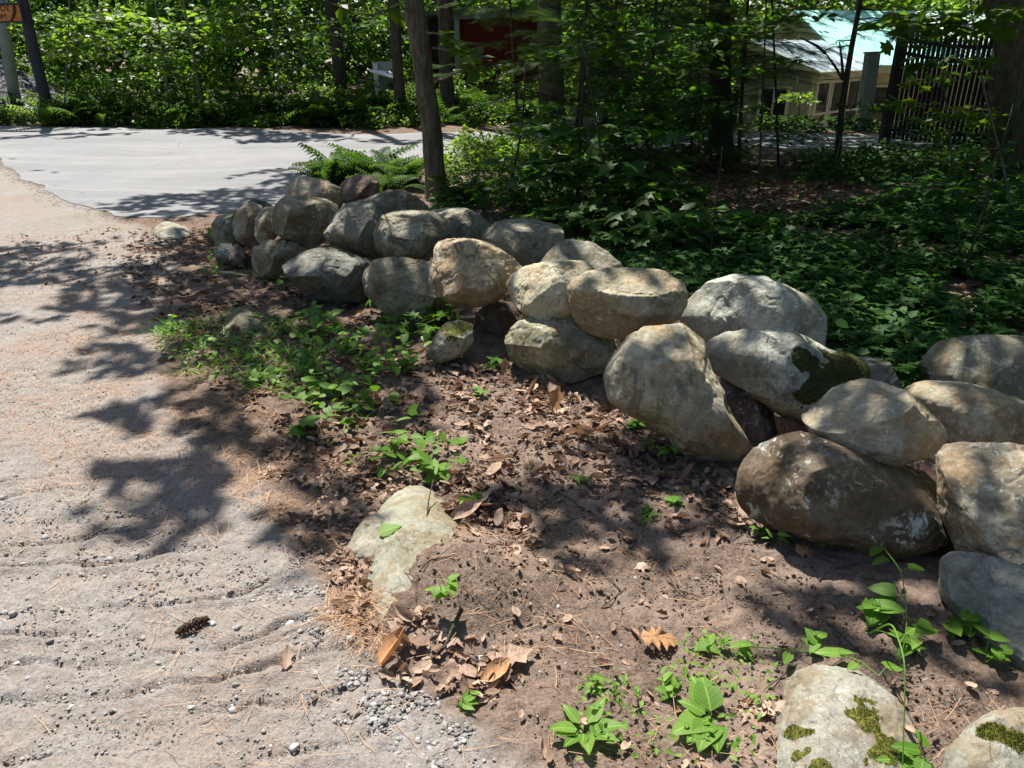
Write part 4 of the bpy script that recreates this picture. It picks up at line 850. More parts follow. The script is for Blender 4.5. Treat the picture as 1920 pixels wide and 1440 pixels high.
# far wood all round
R_ = 46; n = 90000; th = rng.uniform(0, 2*PI, n); rr_ = R_+rng.uniform(-4, 8, n); Pw = np.c_[np.sin(th)*rr_+3, np.cos(th)*rr_+4, rng.uniform(-2.5, 15, n)]
nz_ = fbm(np.c_[th*14, Pw[:, 2]*.35], 91, 3); Pw = Pw[nz_ > -.9]; X_, N_ = frames(len(Pw), .9)
cl = Cloud().add(TL2, Pw, X_, N_, rng.uniform(.5, .95, len(Pw))); tag(cl.build('distant_woods', GL), 'leafy wall of the far off woods behind everything', 'woods', kind='stuff')
mb = MB()
for i in range(38):
    th_ = rng.uniform(-1.1, 1.1); r_ = rng.uniform(33, 44); x_, y_ = math.sin(th_)*r_, math.cos(th_)*r_
    if 6 < x_ < 24 and y_ < 36: continue
    z_ = gz1(x_, y_)-.2; mb.tube([(x_, y_, z_), (x_+rng.normal(0, .2), y_, 6), (x_+rng.normal(0, .4), y_, 12)], [rng.uniform(.12, .3)]*2+[.1], 7)
tag(mb.build('distant_trunks', BK2), 'dark trunks of the far off woods', 'woods', kind='stuff')

Pk = clumps(420, (-26, 30, 31, 43), lambda x, y: (gz(x, y)+.2, gz(x, y)+4.5), 1.1, 70); Pk = Pk[~((Pk[:, 0] > 6) & (Pk[:, 0] < 22) & (Pk[:, 1] < 37) & (Pk[:, 2] > 0))]
X_, N_ = frames(len(Pk), .7); cl = Cloud().add(TL2, Pk, X_, N_, rng.uniform(.25, .45, len(Pk))); tag(cl.build('far_undergrowth', GD), 'dark undergrowth before the far off woods', 'undergrowth', kind='stuff')
# understory across the road: leaf clumps with dark hollows between
def zu(x, y): g_ = gz(x, y); return g_+.2, g_+3.6
Pu = clumps(760, (-24, 3.2, 20.3, 31), zu, .55, 80)
hol = fbm(np.c_[Pu[:, 0]*.5, Pu[:, 2]*.6], 95, 2); dk = (Pu[:, 0] > -6.2) & (Pu[:, 0] < -3.3) & (Pu[:, 2] < 1.9) & (Pu[:, 2] > .3) & (Pu[:, 1] < 29)
sh_ = (Pu[:, 0] > -2.6) & (Pu[:, 0] < 1.3) & (Pu[:, 1] < 24); Pu = Pu[(hol > -.55) & ~dk & ~sh_ & ~((Pu[:, 0] < -9.8) & (Pu[:, 1] < 23.5) & (Pu[:, 2] < 3))]
X_, N_ = frames(len(Pu), .6); yl = rng.random(len(Pu)) < .55+.4*fbm(Pu*.45, 97, 2); ru = np.clip(.5+.9*fbm(Pu*.6, 98, 3)+rng.normal(0, .15, len(Pu)), 0, 1)
cl = Cloud().add(TL2, Pu[yl], X_[yl], N_[yl], rng.uniform(.07, .17, yl.sum()), ru[yl]); tag(cl.build('understory', GL), 'tangle of leafy undergrowth filling the woods across the road', 'undergrowth', kind='stuff')
cl = Cloud().add(TL2, Pu[~yl], X_[~yl], N_[~yl], rng.uniform(.1, .16, (~yl).sum())); tag(cl.build('understory_dark', GD), 'darker leaves mixed in the undergrowth across the road', 'undergrowth', kind='stuff')
# low growth on the bank along the road's far side
def zb(x, y): g_ = gz(x, y); return g_+.05, g_+.12+.95*sm((y-17.6)/2.2)
Pb = clumps(900, (-20, 1.7, 17.55, 20.6), zb, .26, 60); Pb = Pb[ok(Pb)]; Pb = Pb[Pb[:, 2] < (.1+1.5*sm((Pb[:, 1]-17.1)/2))*np.where(Pb[:, 0] < -10.3, .35, 1)]
X_, N_ = frames(len(Pb), .5); s1_ = rng.random(len(Pb)) < .6
cl = Cloud().add(TL, Pb[s1_], X_[s1_], N_[s1_], rng.uniform(.06, .13, s1_.sum())); tag(cl.build('roadside_growth', GL), 'low leafy growth along the far side of the road', 'undergrowth', kind='stuff')
cl = Cloud().add(TL, Pb[~s1_], X_[~s1_], N_[~s1_], rng.uniform(.06, .12, (~s1_).sum())); tag(cl.build('roadside_growth_bright', GF), 'brighter leaves along the far side of the road', 'undergrowth', kind='stuff')
def ferns(cs, size, nf=8, el=.55):
    cl = Cloud()
    for c_ in cs:
        k = rng.integers(nf-2, nf+3); a = rng.uniform(0, 2*PI, k); h = np.c_[np.cos(a), np.sin(a), np.full(k, el)]+rng.normal(0, .12, (k, 3)); h /= np.linalg.norm(h, axis=1)[:, None]
        sd_ = np.cross(h, [0, 0, 1]); sd_ /= np.linalg.norm(sd_, axis=1)[:, None]; nn = np.cross(sd_, h); s_ = size*rng.uniform(.7, 1.2, k)
        for t in range(3):
            q = np.arange(k) % 3 == t; cl.add(TFR[t], np.repeat([c_], q.sum(), 0), h[q], nn[q], s_[q])
    return cl
fc = np.c_[rng.uniform(-19, .8, 150), rng.uniform(18.0, 20.6, 150)]; fc = fc[ok(fc) & (fc[:, 0] > -10.2)]; fc = np.c_[fc, gz(fc[:, 0], fc[:, 1])]
tag(ferns(fc, 1.0).build('roadside_ferns', GF), 'bank of ferns along the far side of the road', 'ferns', kind='stuff')
# growth round the end of the driveway, in front of the house, and in the shaded woods
def zh(x, y): g_ = gz(x, y); return g_+.05, g_+.55+.5*sm((x-2)/4)
Ph = clumps(620, (1.8, 17, 16.0, 19.2), zh, .32, 55); Ph = Ph[ok(Ph)]; Ph = Ph[Ph[:, 2] < gz(Ph[:, 0], Ph[:, 1])+.75-.45*((Ph[:, 0] > 4.5) & (Ph[:, 0] < 12))]
X_, N_ = frames(len(Ph), .5); cl = Cloud().add(TL, Ph, X_, N_, rng.uniform(.07, .14, len(Ph))); tag(cl.build('driveway_growth', GD), 'dark leafy growth between the driveway and the house', 'undergrowth', kind='stuff')
# back filling of the woods left of the house
Pk = clumps(420, (1.2, 7.2, 18, 30), lambda x, y: (gz(x, y)+.2, gz(x, y)+5.), .6, 90); Pk = Pk[(Pk[:, 0]/Pk[:, 1] < .27) & (Pk[:, 0]/Pk[:, 1] > .02)]
X_, N_ = frames(len(Pk), .6); yl = rng.random(len(Pk)) < .5; cl = Cloud().add(TL2, Pk[yl], X_[yl], N_[yl], rng.uniform(.1, .2, yl.sum())); tag(cl.build('understory', GL), 'leafy undergrowth between the red shed and the house', 'undergrowth', kind='stuff')
cl = Cloud().add(TL2, Pk[~yl], X_[~yl], N_[~yl], rng.uniform(.1, .2, (~yl).sum())); tag(cl.build('understory_dark', GD), 'dark leaves between the red shed and the house', 'undergrowth', kind='stuff')
# leaves hanging over the far right behind the gate
Pk = clumps(120, (13, 22, 26, 33), lambda x, y: (gz(x, y)+2.6, gz(x, y)+7), .8, 70); X_, N_ = frames(len(Pk), .5); cl = Cloud().add(TL2, Pk, X_, N_, rng.uniform(.12, .22, len(Pk))); tag(cl.build('treetop_leaves', GY), 'bright sunlit leaves above the roof behind the gate', 'leaves', kind='stuff')
Pk = clumps(90, (5.5, 20, 30, 38), lambda x, y: (gz(x, y)+3.4, gz(x, y)+6), 1., 70); X_, N_ = frames(len(Pk), .5); cl = Cloud().add(TL2, Pk, X_, N_, rng.uniform(.2, .3, len(Pk))); tag(cl.build('treetop_leaves', GL), 'leaves in the trees behind the house', 'leaves', kind='stuff')

# ground cover of the shaded woods behind the wall
COV = [at(a, b)[:2] for a, b in ((1060, 520), (1060, 470), (1180, 440), (1300, 420), (1500, 430), (1700, 380), (2000, 330), (2500, 400), (2500, 1000), (1960, 800), (1760, 780), (1700, 760), (1560, 680), (1300, 600), (1170, 560))]
n = 90000; Pc = np.c_[rng.uniform(.3, 9, n), rng.uniform(2, 12, n)]; Pc = Pc[inpoly(Pc, COV)]; fb = fbm(Pc*1.6, 101, 3); Pc = Pc[fb > -.62]; hgt = .03+.10*rng.random(len(Pc))**1.5+.07*np.clip(fbm(Pc*.9, 103, 2)+.3, 0, 1)
Pc = np.c_[Pc, gz(Pc[:, 0], Pc[:, 1])+hgt]; X_, N_ = frames(len(Pc), .28); k = len(Pc)//2
cl = Cloud().add(TFI, Pc[:k], X_[:k], N_[:k], rng.uniform(.04, .10, k)).add(TL2, Pc[k:-k//3], X_[k:-k//3], N_[k:-k//3], rng.uniform(.04, .10, len(Pc)-k-(k//3+(1 if k % 3 else 0)))).add(TMA[0], Pc[-k//3:], X_[-k//3:], N_[-k//3:], rng.uniform(.05, .13, len(Pc[-k//3:]))); tag(cl.build('ground_cover', GD), 'dark green ground cover behind the boulder wall', 'ground cover', kind='stuff')
# sparser growth farther back
n = 30000; Pc = np.c_[rng.uniform(-.8, 14, n), rng.uniform(7.5, 14.2, n)]; Pc = Pc[ok(Pc)]; fb = fbm(Pc*.8, 107, 3); br = softpoly(Pc, gpoly([(1250, 330), (1480, 335), (1620, 420), (1440, 440), (1280, 420)]), .6); Pc = Pc[(fb > -.25) & (rng.random(len(Pc)) > br*.93)]
Pc = np.c_[Pc, gz(Pc[:, 0], Pc[:, 1])+.03+.2*rng.random(len(Pc))**1.6]; X_, N_ = frames(len(Pc), .35)
cl = Cloud().add(TL, Pc, X_, N_, rng.uniform(.07, .13, len(Pc))); tag(cl.build('woodland_growth', GD), 'scattered green growth on the woodland floor before the driveway', 'ground cover', kind='stuff')
# low herb layer lit by the sun near the road behind the slender tree
Pc = clumps(70, (-.9, 1.2, 9.0, 12.3), lambda x, y: (gz(x, y)+.05, gz(x, y)+.45), .22, 60); Pc = Pc[ok(Pc)]; X_, N_ = frames(len(Pc), .5); cl = Cloud().add(TL, Pc, X_, N_, rng.uniform(.05, .10, len(Pc))); tag(cl.build('herbs', GY), 'bright herbs in a sunny gap behind the slender brown tree', 'herbs', kind='stuff')

# fern clumps by the slender tree
fl = [((640, 345), 'feathery fern clump nearest the road, behind the far end of the wall', .75), ((700, 345), 'tall fern clump between the wall and the road, left of the slender tree', .85), ((755, 350), 'fern clump touching the left of the slender brown tree', .7), ((720, 372), 'low fern clump just behind the flat dark boulder', .55), ((872, 385), 'small fern clump at the right foot of the slender tree', .5), ((610, 352), 'thin fern clump leaning out over the asphalt', .5)]
for (px, py), lb, s_ in fl:
    p = onG(px, py); e = empty('fern', p, lb, 'fern', 'ferns by the slender tree'); ferns([p, p+[.12, .05, 0], p+[-.1, .08, 0]], s_*.78, 11, .75).build('fronds', GF, e)
p = onG(95, 238); e = empty('fern', p, 'yellow green fern in the sun at the foot of the gravel heap', 'fern'); ferns([p, p+[.3, .2, 0]], .9, 8, .7).build('fronds', GY, e)

def curve(p, q, sag, n=8, jit=0.):
    p, q = np.asarray(p, float), np.asarray(q, float); t = np.linspace(0, 1, n)[:, None]; m = (p+q)/2+np.array([0, 0, sag]); c_ = (1-t)**2*p+2*t*(1-t)*m+t**2*q
    if jit: c_[1:-1] += rng.normal(0, jit, (n-2, 3))
    return c_
def sapling(label, pts, Y, ztop, r, tiers, T, size, mat, bmat=BK3, name='sapling', cat='sapling', group=None, tilt=.3, lm='leaves', sag=.05):
    """tiers: (px, py, dY, radius, count): flat sprays of leaves round a point of the picture at distance Y+dY"""
    Q = line(pts, Y, ztop); base = np.array([Q[0][0], Q[0][1], gz1(Q[0][0], Q[0][1])]); e = empty(name, base, label, cat, group)
    trunk(Q, np.linspace(r, r*.35, len(Q)), bmat, e, 9, 1.2, .04, 5, 'stem')
    cl = Cloud(); mb = MB(); TT = T if isinstance(T, list) else [T]
    for px, py, dY, rad, n in tiers:
        c_ = atY(px, py, Y+dY); k = np.argmin(np.abs(Q[:, 2]-(c_[2]-.25))+.3*np.hypot(Q[:, 0]-c_[0], Q[:, 1]-c_[1])); zt_ = max(base[2]+.1, min(c_[2]-.12, Q[-1][2])); st = np.array([np.interp(zt_, Q[:, 2], Q[:, 0]), np.interp(zt_, Q[:, 2], Q[:, 1]), zt_])
        mb.tube(curve(st-(c_-st)*.02, c_, sag, 8, .004), np.linspace(max(.004, r*.3), .003, 8), 5)
        for j in range(max(2, n//6)):
            a = rng.uniform(0, 2*PI); q = c_+np.array([math.cos(a), math.sin(a), -.1])*rad*rng.uniform(.5, 1.); mb.tube(curve(c_, q, .02, 5, .004), [.004, .003, .003, .002, .002], 4)
        a = rng.uniform(0, 2*PI, n); rr = rad*rng.random(n)**.55; P_ = c_+np.c_[np.cos(a)*rr, np.sin(a)*rr, rng.normal(0, rad*.10, n)-.12*rr]
        head = np.c_[np.cos(a), np.sin(a), np.full(n, -.25)]; X_, N_ = frames(n, tilt, head=head); s_ = size*rng.uniform(.65, 1.2, n)
        for t in range(len(TT)): q = np.arange(n) % len(TT) == t; cl.add(TT[t], P_[q], X_[q], N_[q], s_[q])
    mb.build('twigs', bmat, e); cl.build(lm, mat, e); return e
def hemlock(label, pts, Y, ztop, r, zs, spread, nb, size=.34, mat=GH, sparse=1., dirs=None, group='young hemlocks in the woods', name='hemlock'):
    Q = line(pts, Y, ztop); base = np.array([Q[0][0], Q[0][1], gz1(Q[0][0], Q[0][1])]); e = empty(name, base, label, 'hemlock', group)
    trunk(Q, np.linspace(r, r*.3, len(Q)), BK2, e, 10, 1.2, .04, 7, 'trunk'); cl = Cloud(); mb = MB(); P_ = []; H_ = []
    nb = int(nb*1.7)
    for j in range(nb):
        z = zs[0]+(zs[1]-zs[0])*(j+rng.random())/nb; t = (z-zs[0])/(zs[1]-zs[0]); st = np.array([np.interp(z+base[2], Q[:, 2], Q[:, 0]), np.interp(z+base[2], Q[:, 2], Q[:, 1]), z+base[2]])
        a = rng.uniform(0, 2*PI) if dirs is None else rng.normal(dirs[0], dirs[1]); L = spread*(1-.35*t)*rng.uniform(.6, 1.15); en = st+np.array([math.cos(a)*L, math.sin(a)*L, rng.uniform(-.25, .12)*L])
        c_ = curve(st, en, .10*L, 9, .012); mb.tube(c_, np.linspace(max(.006, r*.22), .003, 9), 5); d = (en-st)/L; sd_ = np.array([-d[1], d[0], 0])
        m = int(L/.085*sparse)
        for i in range(m):
            u = (i+.5)/m
            if u < .12: continue
            p = np.array([np.interp(u*8, np.arange(9), c_[:, q]) for q in range(3)]); s = 1 if i % 2 else -1; P_.append(p); H_.append(d*.7+sd_*s*rng.uniform(.5, .95)+np.array([0, 0, -.12]))
    P_ = np.array(P_); X_, N_ = frames(len(P_), .16, head=np.array(H_)); X_ = np.array(H_); X_ /= np.linalg.norm(X_, axis=1)[:, None]; N_ = N_-(N_*X_).sum(1)[:, None]*X_; N_ /= np.linalg.norm(N_, axis=1)[:, None]
    s_ = size*rng.uniform(.6, 1.2, len(P_))
    for t in range(3): q = np.arange(len(P_)) % 3 == t; cl.add(TSP[t], P_[q], X_[q], N_[q], s_[q])
    mb.build('branches', BK2, e); cl.build('needles', mat, e); return e
hemlock('young hemlock with dark bent stem, left of the sunlit boulder across the road', [(1075, 300), (1090, 150), (1100, 0)], 11.4, 4.6, .035, (.5, 3.4), 1.25, 34)
hemlock('slim hemlock with a grey stem in front of the woods, right of the sunlit boulder', [(1216, 315), (1222, 150), (1230, 0)], 11.0, 4.8, .03, (.4, 3.6), 1.3, 40)
hemlock('dark stemmed hemlock standing close beside the sunlit boulder', [(1128, 278), (1138, 180), (1150, 60)], 12.4, 4.6, .045, (.6, 3.6), 1.4, 36)
hemlock('thin hemlock right beside the dark straight trunk', [(1385, 300), (1392, 150), (1402, 10)], 12.3, 4.6, .035, (.9, 3.8), 1.3, 40)
hemlock('hemlock seen against the pale blue roof, with a bare lower stem', [(1462, 315), (1456, 200), (1450, 60)], 12.0, 4.8, .022, (1.25, 3.6), 1.25, 34, sparse=.8)
hemlock('hemlock whose boughs cover the front of the red shed', [(975, 290), (968, 180), (960, 60)], 13.2, 4.6, .03, (.8, 3.4), 1.3, 40, mat=GF)
hemlock('low bushy hemlock between the two grey stemmed ones', [(1290, 320), (1300, 250), (1305, 200)], 11.6, 2.8, .02, (.15, 2.7), 1.0, 36)
# forked sapling against the green roof
e = hemlock('forked dark sapling standing before the green roof', [(1568, 320), (1580, 185), (1596, 90), (1614, 0)], 11.6, 4.4, .05, (1.6, 3.6), 1.0, 20, sparse=.55)
mb = MB(); f_ = atY(1580, 150, 11.6)
for a_ in ([(1580, 150), (1566, 125), (1548, 100)], [(1581, 148), (1578, 110), (1574, 78)], [(1548, 100), (1530, 85), (1500, 70)]): mb.tube([atY(*q, 11.6) for q in a_], [.022, .018, .009], 7)
mb.build('forks', BK2, e)
M = TMA; GM = leaf_mat('maple_green', (.05, .12, .02), (.09, .19, .035), .5, .5, .25)
sapling('young maple with big dark leaves behind the wall, in front of the hemlocks', [(1150, 440), (1140, 330), (1120, 240)], 7.3, 1.6, .014, [(1100, 250, .6, .4, 36), (1180, 240, .5, .4, 36), (1030, 240, .8, .35, 26), (1240, 250, .6, .35, 26), (1010, 330, .3, .35, 30), (1060, 300, .4, .4, 36), (1130, 300, .2, .4, 40), (1190, 345, 0, .38, 40), (1120, 385, -.2, .4, 44), (1050, 400, -.2, .35, 34), (1215, 300, .5, .4, 36), (1260, 360, .3, .35, 30), (980, 300, .6, .3, 22)], M, .185, GM, BK2)
sapling('tall slender maple whose leafy tiers screen the trunks between the shed and the dark trunk', [(1080, 400), (1090, 250), (1095, 100), (1098, 0)], 8.4, 3.2, .018, [(1070, 90, .3, .45, 44), (1150, 60, .1, .5, 50), (1230, 90, .2, .5, 46), (1290, 50, .3, .45, 40), (1180, 150, .3, .45, 44), (1260, 165, .1, .4, 36), (1100, 200, -.1, .4, 36), (1210, 210, 0, .4, 36), (1320, 130, .4, .4, 30), (1000, 210, .2, .35, 26), (1110, 20, .2, .45, 40)], [TL2, M[0]], .15, GM, BK2)
sapling('slender beech sapling with small drooping leaves before the dark straight trunk', [(1420, 420), (1425, 300), (1432, 150), (1436, 20)], 8.8, 3.2, .014, [(1380, 60, 0, .4, 44), (1440, 40, .2, .4, 44), (1400, 130, .1, .35, 34), (1330, 100, .2, .35, 34), (1460, 110, 0, .3, 26), (1380, 200, .1, .35, 34), (1440, 235, 0, .35, 30), (1500, 30, .2, .35, 34)], TL2, .12, GM, BK2)
sapling('maple sapling with layered dark leaves at the back of the mossy boulders', [(1330, 500), (1335, 440), (1340, 400)], 6.2, .9, .01, [(1290, 430, .3, .3, 30), (1240, 400, .4, .3, 28), (1330, 400, .5, .35, 34), (1400, 450, .2, .3, 26), (1180, 430, .3, .28, 24)], M, .16, GM, BK2)
sapling('dark stemmed shrub with small bright leaves, in the sunny gap behind the wall', [(940, 395), (962, 330), (985, 245), (985, 190)], 8.6, 1.5, .016, [(900, 320, 0, .3, 60), (960, 300, .3, .3, 60), (880, 350, -.2, .3, 50), (1000, 240, .2, .3, 50), (1030, 280, .3, .25, 40), (930, 355, .2, .3, 50), (985, 200, .2, .3, 50)], TL, .07, GL, BK2)
sapling('sapling with a pale leaf catching the sun, in the shaded woods', [(1790, 560), (1818, 480), (1850, 380), (1872, 300)], 5.6, 1.25, .011, [(1690, 345, 0, .16, 7), (1740, 352, 0, .18, 9), (1780, 345, .1, .2, 12), (1830, 330, .2, .25, 14), (1870, 280, .2, .25, 16)], T_fine(.2, .05, .1), .17, GD, BK2)
sapling('tall thin sapling with drooping broad leaves in front of the metal gate', [(1905, 420), (1885, 300), (1850, 210), (1835, 120)], 8.0, 2.6, .014, [(1740, 30, 0, .4, 34), (1800, 45, .2, .4, 36), (1850, 20, 0, .35, 30), (1700, 40, .1, .25, 14), (1780, 110, .3, .35, 22), (1700, 75, .3, .2, 10)], [TL2, TMA[1]], .2, GL)
sapling('bushy young maple at the foot of the metal gate', [(1790, 330), (1786, 290), (1780, 250)], 10.4, 1.6, .014, [(1760, 215, 0, .4, 34), (1820, 205, .2, .4, 30), (1700, 190, 0, .3, 20), (1740, 150, .2, .3, 18), (1800, 140, .1, .3, 18), (1770, 245, .2, .4, 24), (1850, 230, .3, .3, 20)], M, .15, GY)
sapling('leafy shrub at the left foot of the iron gate post', [(1560, 330), (1562, 290), (1570, 270)], 10.8, 1.3, .012, [(1500, 255, 0, .4, 50), (1560, 240, .3, .4, 50), (1620, 230, .2, .4, 50), (1640, 200, .6, .3, 34), (1440, 262, 0, .35, 40), (1600, 195, 0, .3, 34)], TL, .10, GD)
sapling('shrub with a yellow green crown standing before the house windows', [(1500, 250), (1500, 220), (1498, 195)], 18.2, 1.0, .02, [(1495, 178, 0, .32, 110), (1475, 186, .2, .2, 40), (1515, 188, .2, .2, 40)], TL, .11, GY)
ac = [((380, 205), (362, 100), (343, 0)), 'pale stemmed sapling leaning left, in the middle of the woods across the road', [(330, 60, 0, .9, 90), (380, 40, .3, .9, 90), (420, 75, -.2, .7, 70), (300, 100, -.3, .7, 60), (400, 15, 0, .9, 80), (440, 50, .2, .7, 60)]]
sapling(ac[1], ac[0], 18.9, 4.4, .045, ac[2], [TL2, TMA[0]], .17, GY)
sapling('thin sapling with yellow green maple leaves at the edge of the dark hollow', [(318, 215), (312, 150), (305, 100)], 18.6, 2.6, .03, [(300, 110, 0, .6, 50), (250, 140, 0, .5, 36), (262, 50, .3, .6, 44), (330, 130, .1, .5, 34), (235, 30, .2, .6, 40)], [TMA[0]], .2, GY)
sapling('slim sapling right of the dark hollow, with sunlit leaf sprays', [(527, 215), (520, 130), (512, 40)], 18.8, 3.6, .03, [(510, 110, 0, .6, 60), (545, 130, .2, .5, 50), (470, 70, .1, .8, 80), (560, 60, 0, .8, 80), (590, 95, .2, .6, 60), (500, 20, 0, .9, 90)], [TL2], .15, GL)
sapling('leaning sapling with thin crooked twigs, just left of the dark trunk', [(600, 215), (590, 160), (572, 120)], 18.4, 2.2, .025, [(585, 150, 0, .4, 30), (560, 110, .2, .5, 40), (610, 60, .1, .8, 70), (640, 40, .1, .7, 60)], [TL2], .15, GF)
sapling('spreading sapling with bright leaves near the dark utility pole', [(120, 215), (125, 130), (128, 60)], 19.4, 3.6, .03, [(110, 60, 0, .9, 130), (150, 30, .2, .9, 120), (90, 30, 0, .7, 90), (170, 70, .2, .8, 90), (130, 100, 0, .7, 80), (190, 20, 0, .8, 90)], [TL2, TMA[0]], .14, GY)
# leafy boughs that hang from the slender tree
mb = MB(); cl = Cloud()
for (pa_, pb_, Ya, Yb, n_) in (((812, 90), (905, 112), 8.6, 7.9, 16), ((800, 60), (850, 80), 8.6, 8.0, 9), ((778, 20), (690, 30), 8.6, 8.3, 10), ((812, 150), (960, 120), 8.6, 8.2, 14)):
    c_ = curve(atY(*pa_, Ya), atY(*pb_, Yb), .05, 9, .01); mb.tube(c_, np.linspace(.012, .004, 9), 5); u = rng.uniform(.35, 1, n_); P_ = np.c_[[np.interp(u*8, np.arange(9), c_[:, q]) for q in range(3)]].T
    a = rng.uniform(0, 2*PI, n_); X_, N_ = frames(n_, .35, head=np.c_[np.cos(a), np.sin(a), np.full(n_, -.5)]); cl.add(TL2, P_, X_, N_, rng.uniform(.12, .22, n_))
mb.build('boughs', BK1, main); cl.build('bough_leaves', GL, main)
# leaves hanging down at the very top, left of the slender tree
mb = MB(); cl = Cloud(); hb = atY(600, -330, 6.0)
e = empty('vine', hb, 'leafy vine hanging down into the picture left of the slender tree', 'vine')
for pts_ in ([(600, -330), (585, -80), (578, 20), (588, 105)], [(600, -330), (630, -60), (636, 15)], [(600, -330), (560, -100), (556, 10)]):
    c_ = np.array([atY(a, b, 6.0) for a, b in pts_]); mb.tube(c_, np.linspace(.008, .003, len(c_)), 5); n_ = 9; u = rng.uniform(len(c_)-1.45, len(c_)-1, n_); P_ = np.c_[[np.interp(u, np.arange(len(c_)), c_[:, q]) for q in range(3)]].T
    a = rng.uniform(0, 2*PI, n_); X_, N_ = frames(n_, .5, head=np.c_[np.cos(a), np.sin(a)*.6, np.full(n_, -1.2)]); cl.add(TL2, P_, X_, N_, rng.uniform(.07, .13, n_))
c_ = curve(hb, mq[-2], .4, 12); mb.tube(c_, np.full(12, .012), 6)
mb.build('stems', BK2, e); cl.build('leaves', GY, e)
# ------------------------------------------------------------------ forest floor in front of the wall
def dead_mat(name, a, b):
    m = N(name); r = m.attr('rnd'); uv = m.attr('luv', 'Vector'); c = m.mix(r, a, b); n_ = m.noise(m.obj(), 45, 4, .6); c = m.mix(m.rng(n_, .55, .35, 0, .5), c, tuple(x*.45 for x in a))
    sx = m.n('SeparateXYZ', i0=uv); ay = m.math('ABSOLUTE', sx.outputs[1]); wv = m.math('FRACT', m.mul(m.math('SUBTRACT', sx.outputs[0], m.mul(ay, .9)), 8.)); rib = m.math('MAXIMUM', m.rng(ay, 0., .02, 1., 0.), m.rng(wv, 0., .2, .6, 0.))
    c = m.mix(m.mul(rib, .45), c, tuple(x*.5 for x in a)); m.set(m.b.inputs['Base Color'], c); m.b.inputs['Roughness'].default_value = .75; m.b.inputs['Specular IOR Level'].default_value = .2
    m.set(m.b.inputs['Normal'], m.bump(rib, .4, .003))
    t = m.n('BsdfTranslucent'); m.set(t.inputs[0], m.mix(1., c, (1.2, .9, .6), 'MULTIPLY')); mx = m.n('MixShader', i0=.18, i1=m.b.outputs[0], i2=t.outputs[0]); m.t.links.new(mx.outputs[0], m.o.inputs[0]); return m.m
DM = dead_mat('dead_leaf', (.20, .125, .085), (.50, .36, .27)); DD = dead_mat('dead_leaf_dark', (.10, .062, .044), (.30, .20, .145)); DO = dead_mat('dead_leaf_orange', (.36, .18, .08), (.50, .29, .15))
TC = [T_curl(i, k_, c_) for i, (k_, c_) in enumerate([('oval', .5), ('oval', 1.1), ('oak', .7), ('oak', 1.2), ('oval', 1.6)])]+[T_star('oak', .35, 5), T_star('maple', .3, 6)]
def inz(n, pts, z=0., f=0):
    poly = np.array(gpoly(pts, z)); lo = poly.min(0); hi = poly.max(0); out = []
    while sum(map(len, out)) < n:
        P = rng.uniform(lo, hi, (n*2, 2)); out.append(P[inpoly(P, poly)])
    return np.concatenate(out)[:n]
def G3(P, dz=0.): return np.c_[P, gz(P[:, 0], P[:, 1])+dz]
def litter(cl, pts, n, s0, s1, tilt=.24, dz=.009):
    P = inz(n, pts); keep = fbm(P*3.5, 201, 3) > -.55; P = P[keep]; P = G3(P, dz)+np.c_[np.zeros((len(P), 2)), rng.uniform(0, .012, len(P))]; X_, N_ = frames(len(P), tilt); s_ = s0+(s1-s0)*rng.random(len(P))**2
    k = rng.integers(0, len(TC), len(P))
    for t in range(len(TC)): q = k == t; cl.add(TC[t], P[q], X_[q], N_[q], s_[q])
z1 = [(560, 600), (700, 640), (900, 690), (1130, 745), (1250, 840), (1400, 900), (1440, 1000), (1200, 960), (1000, 900), (960, 1080), (820, 960), (700, 900), (560, 860), (480, 760), (470, 640)]
cl = Cloud(); litter(cl, z1, 950, .02, .075); litter(cl, [(830, 880), (960, 900), (1020, 1000), (960, 1080), (860, 1040), (820, 960)], 170, .03, .10, .45)
litter(cl, [(480, 880), (700, 860), (760, 930), (680, 1080), (640, 1120), (540, 1000)], 480, .015, .05); litter(cl, [(1000, 700), (1180, 790), (1400, 910), (1380, 960), (1150, 880), (960, 760)], 190, .03, .11, .45)
litter(cl, [(720, 1190), (800, 1170), (960, 1240), (980, 1300), (900, 1330), (740, 1290)], 120, .025, .07, .45, .012); litter(cl, [(900, 1000), (1450, 1000), (1800, 1100), (1920, 1440), (1000, 1440), (900, 1300)], 200, .015, .05)
litter(cl, [(640, 1040), (700, 1040), (700, 1200), (640, 1160)], 90, .02, .05); litter(cl, [(1350, 1300), (1450, 1250), (1460, 1440), (1200, 1440)], 60, .03, .07)
tag(cl.build('leaf_litter', DM), 'dry tan leaf litter on the soil before the wall', 'leaf litter', kind='stuff')
cl = Cloud(); litter(cl, z1, 1500, .012, .06); litter(cl, [(250, 440), (420, 430), (700, 600), (700, 860), (520, 900), (420, 760), (300, 620), (230, 520)], 2600, .02, .07); litter(cl, [(820, 700), (1130, 750), (1400, 900), (1440, 1010), (1000, 1060), (850, 930)], 450, .012, .055)
litter(cl, [(1250, 300), (1500, 310), (1620, 420), (1440, 450), (1260, 430)], 1800, .05, .12); litter(cl, [(880, 370), (1100, 370), (1150, 470), (960, 400)], 800, .05, .10); litter(cl, [(0, 440), (400, 420), (300, 560), (0, 520)], 500, .02, .05)
litter(cl, [(1000, 290), (1900, 290), (1900, 620), (1500, 560), (1100, 440)], 3500, .05, .11)
tag(cl.build('leaf_litter_dark', DD), 'dark brown leaf litter on the shaded woodland floor', 'leaf litter', kind='stuff')
